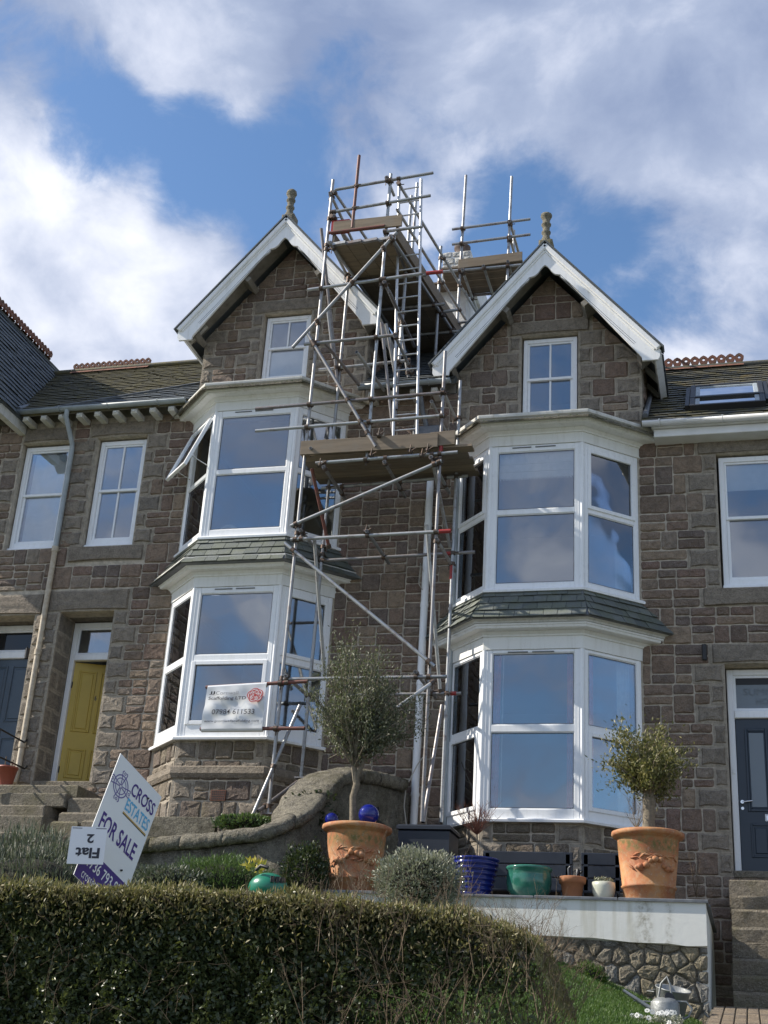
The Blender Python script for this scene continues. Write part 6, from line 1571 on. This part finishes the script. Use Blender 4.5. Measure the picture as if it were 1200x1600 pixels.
leaf_mesh('foliage', OT1, 'olive', C, Dd, .04, .012, rs); MB().path([at(600, 1110, 15.5), at(625, 1105, 15.5), at(645, 1125, 15.5), at(648, 1148, 15.5)], [.008, .006, .004, .002], 5).build('branch', 'bark', OT1)
t2 = at(1013, 1292, 15.5); f2 = at(1013, 1245, 15.5)
OT2 = empty('olive_tree', t2, 'round golden-green olive bush on a thick pale trunk in the right pot', 'olive tree')
branchy(OT2, t2, at(1005, 1192, 15.5), (.56, .46, .36), [t2 + Vector((0, 0, -.05)), at(1014, 1270, 15.5), at(1013, 1250, 15.5), f2, at(1012, 1232, 15.5)], [.075, .066, .07, .062, .05], 85, 9, 'olive2', 7600, .052, .020, shoots=.16)
# bare red-twigged shrub in the blue pot, straggly twigs by the right trunk, weed in front of the air brick
def twigs(name, label, cat, base, n_, h, spread, mat, seed, r0=.004, group=None, stem=None):
    E_ = empty(name, base, label, cat, group); rr = random.Random(seed); base = Vector(base)
    if stem: MB().path([base, base + Vector((.01, 0, stem * .5)), base + Vector((0, 0, stem))], [.012, .010, .009], 6).build('stem', 'bark', E_); base = base + Vector((0, 0, stem))
    mb = MB()
    for k in range(n_):
        a = rr.uniform(0, 6.28); s_ = rr.uniform(.2, 1) * spread; tip = base + Vector((math.cos(a) * s_, math.sin(a) * s_, h * rr.uniform(.45, 1))); mid = base.lerp(tip, .5) + Vector((0, 0, -.02)) + Vector([rr.uniform(-.03, .03) for _ in range(3)])
        mb.path([base, mid, tip], [r0, r0 * .7, r0 * .35], 3, cap=False)
        for q in range(3): p = mid.lerp(tip, rr.random()); mb.path([p, p + Vector([rr.uniform(-.07, .07), rr.uniform(-.07, .07), rr.uniform(.02, .1)])], [r0 * .5, r0 * .25], 3, cap=False)
    mb.build('twigs', mat, E_); return E_
bq = at(744, 1345, 15.4); twigs('shrub', 'bare red-twigged shrub on a thin stem in the cobalt pot', 'shrub', bq, 75, .38, .34, 'redtwig', 3, .0038, None, .30)
twigs('twiggy_plant', 'sparse bare twigs beside the thick trunk in the right pot', 'plant', at(995, 1295, 15.6), 16, .42, .22, 'twig', 5)
twigs('weed', 'thin dry weed stalk by the air brick at the right wall', 'plant', at(1088, 1402, 15.9), 9, .5, .12, 'twig', 6)
def bush(name, label, c, r_, n, L, Wd, mat, seed, shape='dome', cat='bush', group=None, up=.8, core='hedgecore', corek=.72):
    E_ = empty(name, (c[0], c[1], c[2] - r_[2]), label, cat, group); rs = np.random.RandomState(seed)
    d = rs.normal(size=(n, 3)); d /= np.linalg.norm(d, axis=1)[:, None]; lump = 1 + .10 * np.sin(d[:, 0] * 7 + seed) * np.sin(d[:, 2] * 8 + 1) + .07 * np.sin(d[:, 0] * 17 + 3) * np.sin(d[:, 1] * 13)
    rad = (rs.uniform(.45, 1, n) ** .45) * lump * (1 + rs.exponential(.05, n)); C = np.array(c) + d * rad[:, None] * np.array(r_)
    leaf_mesh('foliage', E_, mat, C, d * 1.0 + rs.normal(size=(n, 3)) * .5 + (0, 0, up), L, Wd, rs)
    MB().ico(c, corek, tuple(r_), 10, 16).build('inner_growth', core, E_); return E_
bush('bush', 'round silvery-leaved bush in front of the terrace wall next to the left pot', tuple(at(655, 1375, 14.5)), (.50, .40, .34), 7500, .042, .017, 'silver', 3)
bush('bush', 'bright green feathery herb clump below the garden wall', tuple(at(340, 1382, 13.8)), (.62, .4, .30), 9000, .055, .009, 'herb', 6)
bush('bush', 'dark ivy clump climbing the wall left of the large pot', tuple(at(474, 1376, 15.0)), (.30, .22, .42), 3200, .042, .028, 'ivy', 12, corek=.5)
bush('bush', 'tall grey-green rosemary to the left of the sale board', tuple(at(40, 1385, 11.2)), (1.05, .5, .50), 9000, .085, .011, 'rosemary', 14, up=1.6, corek=.5)
bush('bush', 'dark leafy growth between the sale board and the herbs', tuple(at(262, 1376, 13.5)), (.5, .3, .16), 2600, .05, .02, 'rosemary', 18)
bush('bush', 'green weeds growing on the soil near the scaffold feet', tuple(at(380, 1284, 16.15)), (.42, .15, .10), 1400, .05, .02, 'herb', 19)
bush('bush', 'small moss cushion at the top of the lawn against the stones', tuple(at(918, 1528, 14.7)), (.20, .14, .16), 2400, .03, .012, 'grass', 21)
bush('bush', 'little yellow-leaved plant above the green tub', tuple(at(397, 1352, 13.4)), (.12, .12, .07), 34, .08, .04, 'yellowleaf', 23, corek=.2)
# ivy trails on the garden wall near the gate pier
rs = np.random.RandomState(31); C = []
for k in range(260): C.append(at(rs.uniform(432, 500), rs.uniform(1335, 1400), 15.72))
for k in range(160): C.append(at(rs.normal(490, 22), rs.uniform(1235, 1300), 15.74))
IV = leaf_mesh('ivy', None, 'ivy', C, rs.normal(size=(len(C), 3)), .06, .045, rs); setp(IV, 'sparse ivy leaves clinging to the face of the sweeping garden wall', 'ivy')

# hedge
HG = empty('hedge', (-3.6, 7.6, .2), 'long clipped dark green hedge across the foreground with a straw-coloured top tinted as sunlit', 'hedge')
rs = np.random.RandomState(5)
def hz_top(x): return np.interp(x, [-7, -4.5, -2.8, -2.05, -1.5, -1.15, -1.0], [.96, .945, .935, .90, .84, .75, .40])
def lump(x, z): return .035 * np.sin(x * 5 + 1) * np.sin(z * 6) + .03 * np.sin(x * 13 + z * 9) + .02 * np.sin(x * 29) * np.sin(z * 23)
n = 98000; x = rs.uniform(-6.2, -1.12, n); zt = hz_top(x) + .02 * np.sin(x * 7) + .012 * np.sin(x * 19); z = -.45 + (zt + .45) * rs.uniform(0, 1, n) ** .85
dep = rs.exponential(.055, n); y = 7.5 - lump(x, z) + dep
keep = rs.uniform(0, 1, n) < np.interp(x, [-2.7, -2.0, -1.5, -1.12], [1, .62, .30, .08]) * np.where(z < .45, np.interp(x, [-2.6, -1.8], [1, .45]), np.interp(x, [-2.4, -1.6], [1, 1.7])); C = np.stack([x, y, z], 1)[keep]
leaf_mesh('foliage', HG, 'hedge', C, rs.normal(size=(len(C), 3)) + (0, -.3, .35), .038, .025, rs)['kind'] = 'stuff'
n = 26000; x = rs.uniform(-6.2, -1.0, n); y = rs.uniform(7.44, 8.3, n); zt = hz_top(x) + .02 * np.sin(x * 7) + .012 * np.sin(x * 19); z = zt + rs.normal(0, .022, n) - .01
leaf_mesh('top_shoots', HG, 'hedgetip_sun', np.stack([x, y, z], 1), rs.normal(size=(n, 3)) * .4 + (0, 0, 1), .045, .011, rs)['kind'] = 'stuff'
n = 7000; x = rs.uniform(-6.2, -1.2, n); y = rs.uniform(7.40, 7.5, n); z = hz_top(x) - rs.exponential(.07, n)
leaf_mesh('top_shoots', HG, 'hedgetip_sun', np.stack([x, y, z], 1), rs.normal(size=(n, 3)) * .6 + (0, 0, .8), .034, .012, rs)['kind'] = 'stuff'
n = 15000; x = rs.uniform(-6.2, -1.7, n); y = rs.uniform(7.5, 8.3, n); z = hz_top(x) - .02 - rs.uniform(0, .06, n)
leaf_mesh('foliage', HG, 'hedge', np.stack([x, y, z], 1), rs.normal(size=(n, 3)), .034, .021, rs)['kind'] = 'stuff'
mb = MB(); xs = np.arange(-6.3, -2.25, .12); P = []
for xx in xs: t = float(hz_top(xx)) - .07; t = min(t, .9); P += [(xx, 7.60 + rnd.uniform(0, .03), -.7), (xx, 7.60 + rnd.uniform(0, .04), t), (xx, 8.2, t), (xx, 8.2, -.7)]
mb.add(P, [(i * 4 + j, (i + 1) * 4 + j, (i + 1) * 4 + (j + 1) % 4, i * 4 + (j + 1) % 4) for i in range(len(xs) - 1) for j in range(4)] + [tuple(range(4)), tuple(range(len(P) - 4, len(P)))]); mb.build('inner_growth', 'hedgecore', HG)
mb = MB(); rr = random.Random(41)
def twig(p, d, L, r0, depth):
    q = p + d * L * .5 + Vector([rr.uniform(-.02, .02) for _ in range(3)]); e = q + (d + Vector([rr.uniform(-.25, .25) for _ in range(3)])).normalized() * L * .5
    mb.path([p, q, e], [r0, r0 * .8, r0 * .5], 3, cap=False)
    if depth:
        for _ in range(rr.choice((2, 2, 3))): twig(p.lerp(e, rr.uniform(.35, 1)), (d + Vector([rr.uniform(-.8, .8) for _ in range(3)])).normalized(), L * rr.uniform(.45, .7), r0 * .6, depth - 1)
for k in range(330):
    X = -1.08 - 1.5 * rr.random() ** 1.3; twig(Vector((X, rr.uniform(7.38, 8.2), rr.uniform(-.1, .35) if rr.random() < .6 else float(hz_top(X)) - .3)), Vector((rr.uniform(-.5, .7), rr.uniform(-.4, .3), 1)).normalized(), rr.uniform(.22, .40), .0030, 3)
for k in range(80):
    X = rr.uniform(-5.6, -2.0); twig(Vector((X, 7.44, rr.uniform(.1, .9))), Vector((rr.uniform(-1, 1), -.25, rr.uniform(.1, 1))).normalized(), rr.uniform(.10, .20), .0017, 1)
setp(mb.build('bare_twigs', 'twig', HG, False), kind='stuff')

# grass, daisies
rs = np.random.RandomState(9); n = 75000; x = rs.uniform(-3.4, -.52, n); y = rs.uniform(8.3, 15.0, n); z = np.array([lawnz(a, b) for a, b in zip(x, y)]) + .018
GR = leaf_mesh('grass', None, 'grass', np.stack([x, y, z], 1), rs.normal(size=(n, 3)) * .45 + (0, 0, 1), .062, .009, rs); setp(GR, 'rough green grass of the sloping lawn below the white wall', 'grass', kind='stuff')
n = 3600; base_ = [at(rs.uniform(960, 1066), rs.uniform(1588, 1640), 11.9) for _ in range(n)]; C = np.array([(p.x, 11.9 + rs.normal(0, .1), p.z) for p in base_])
DS = empty('daisy_plant', (-.9, 12.4, .7), 'low white-flowered daisies at the bottom right in front of the watering can', 'daisies')
leaf_mesh('foliage', DS, 'silver', C, rs.normal(size=(n, 3)) + (0, 0, .7), .04, .01, rs)
for k in range(30):
    c = at(rs.uniform(965, 1060), rs.uniform(1578, 1612), 11.8 + rs.uniform(-.08, .08)); ax = Vector((rs.uniform(-.4, .4), -1, rs.uniform(.1, .9))).normalized(); xx_ = ax.orthogonal().normalized(); yy_ = ax.cross(xx_); mb = MB(); m_ = 9
    for j in range(m_):
        t = 2 * math.pi * j / m_; d = xx_ * math.cos(t) + yy_ * math.sin(t); e = ax.cross(d); mb.add([c + d * .004, c + d * .018 + e * .0055, c + d * .024, c + d * .018 - e * .0055], [(0, 1, 2, 3)])
    mb.build('flower', 'petal', DS, False)
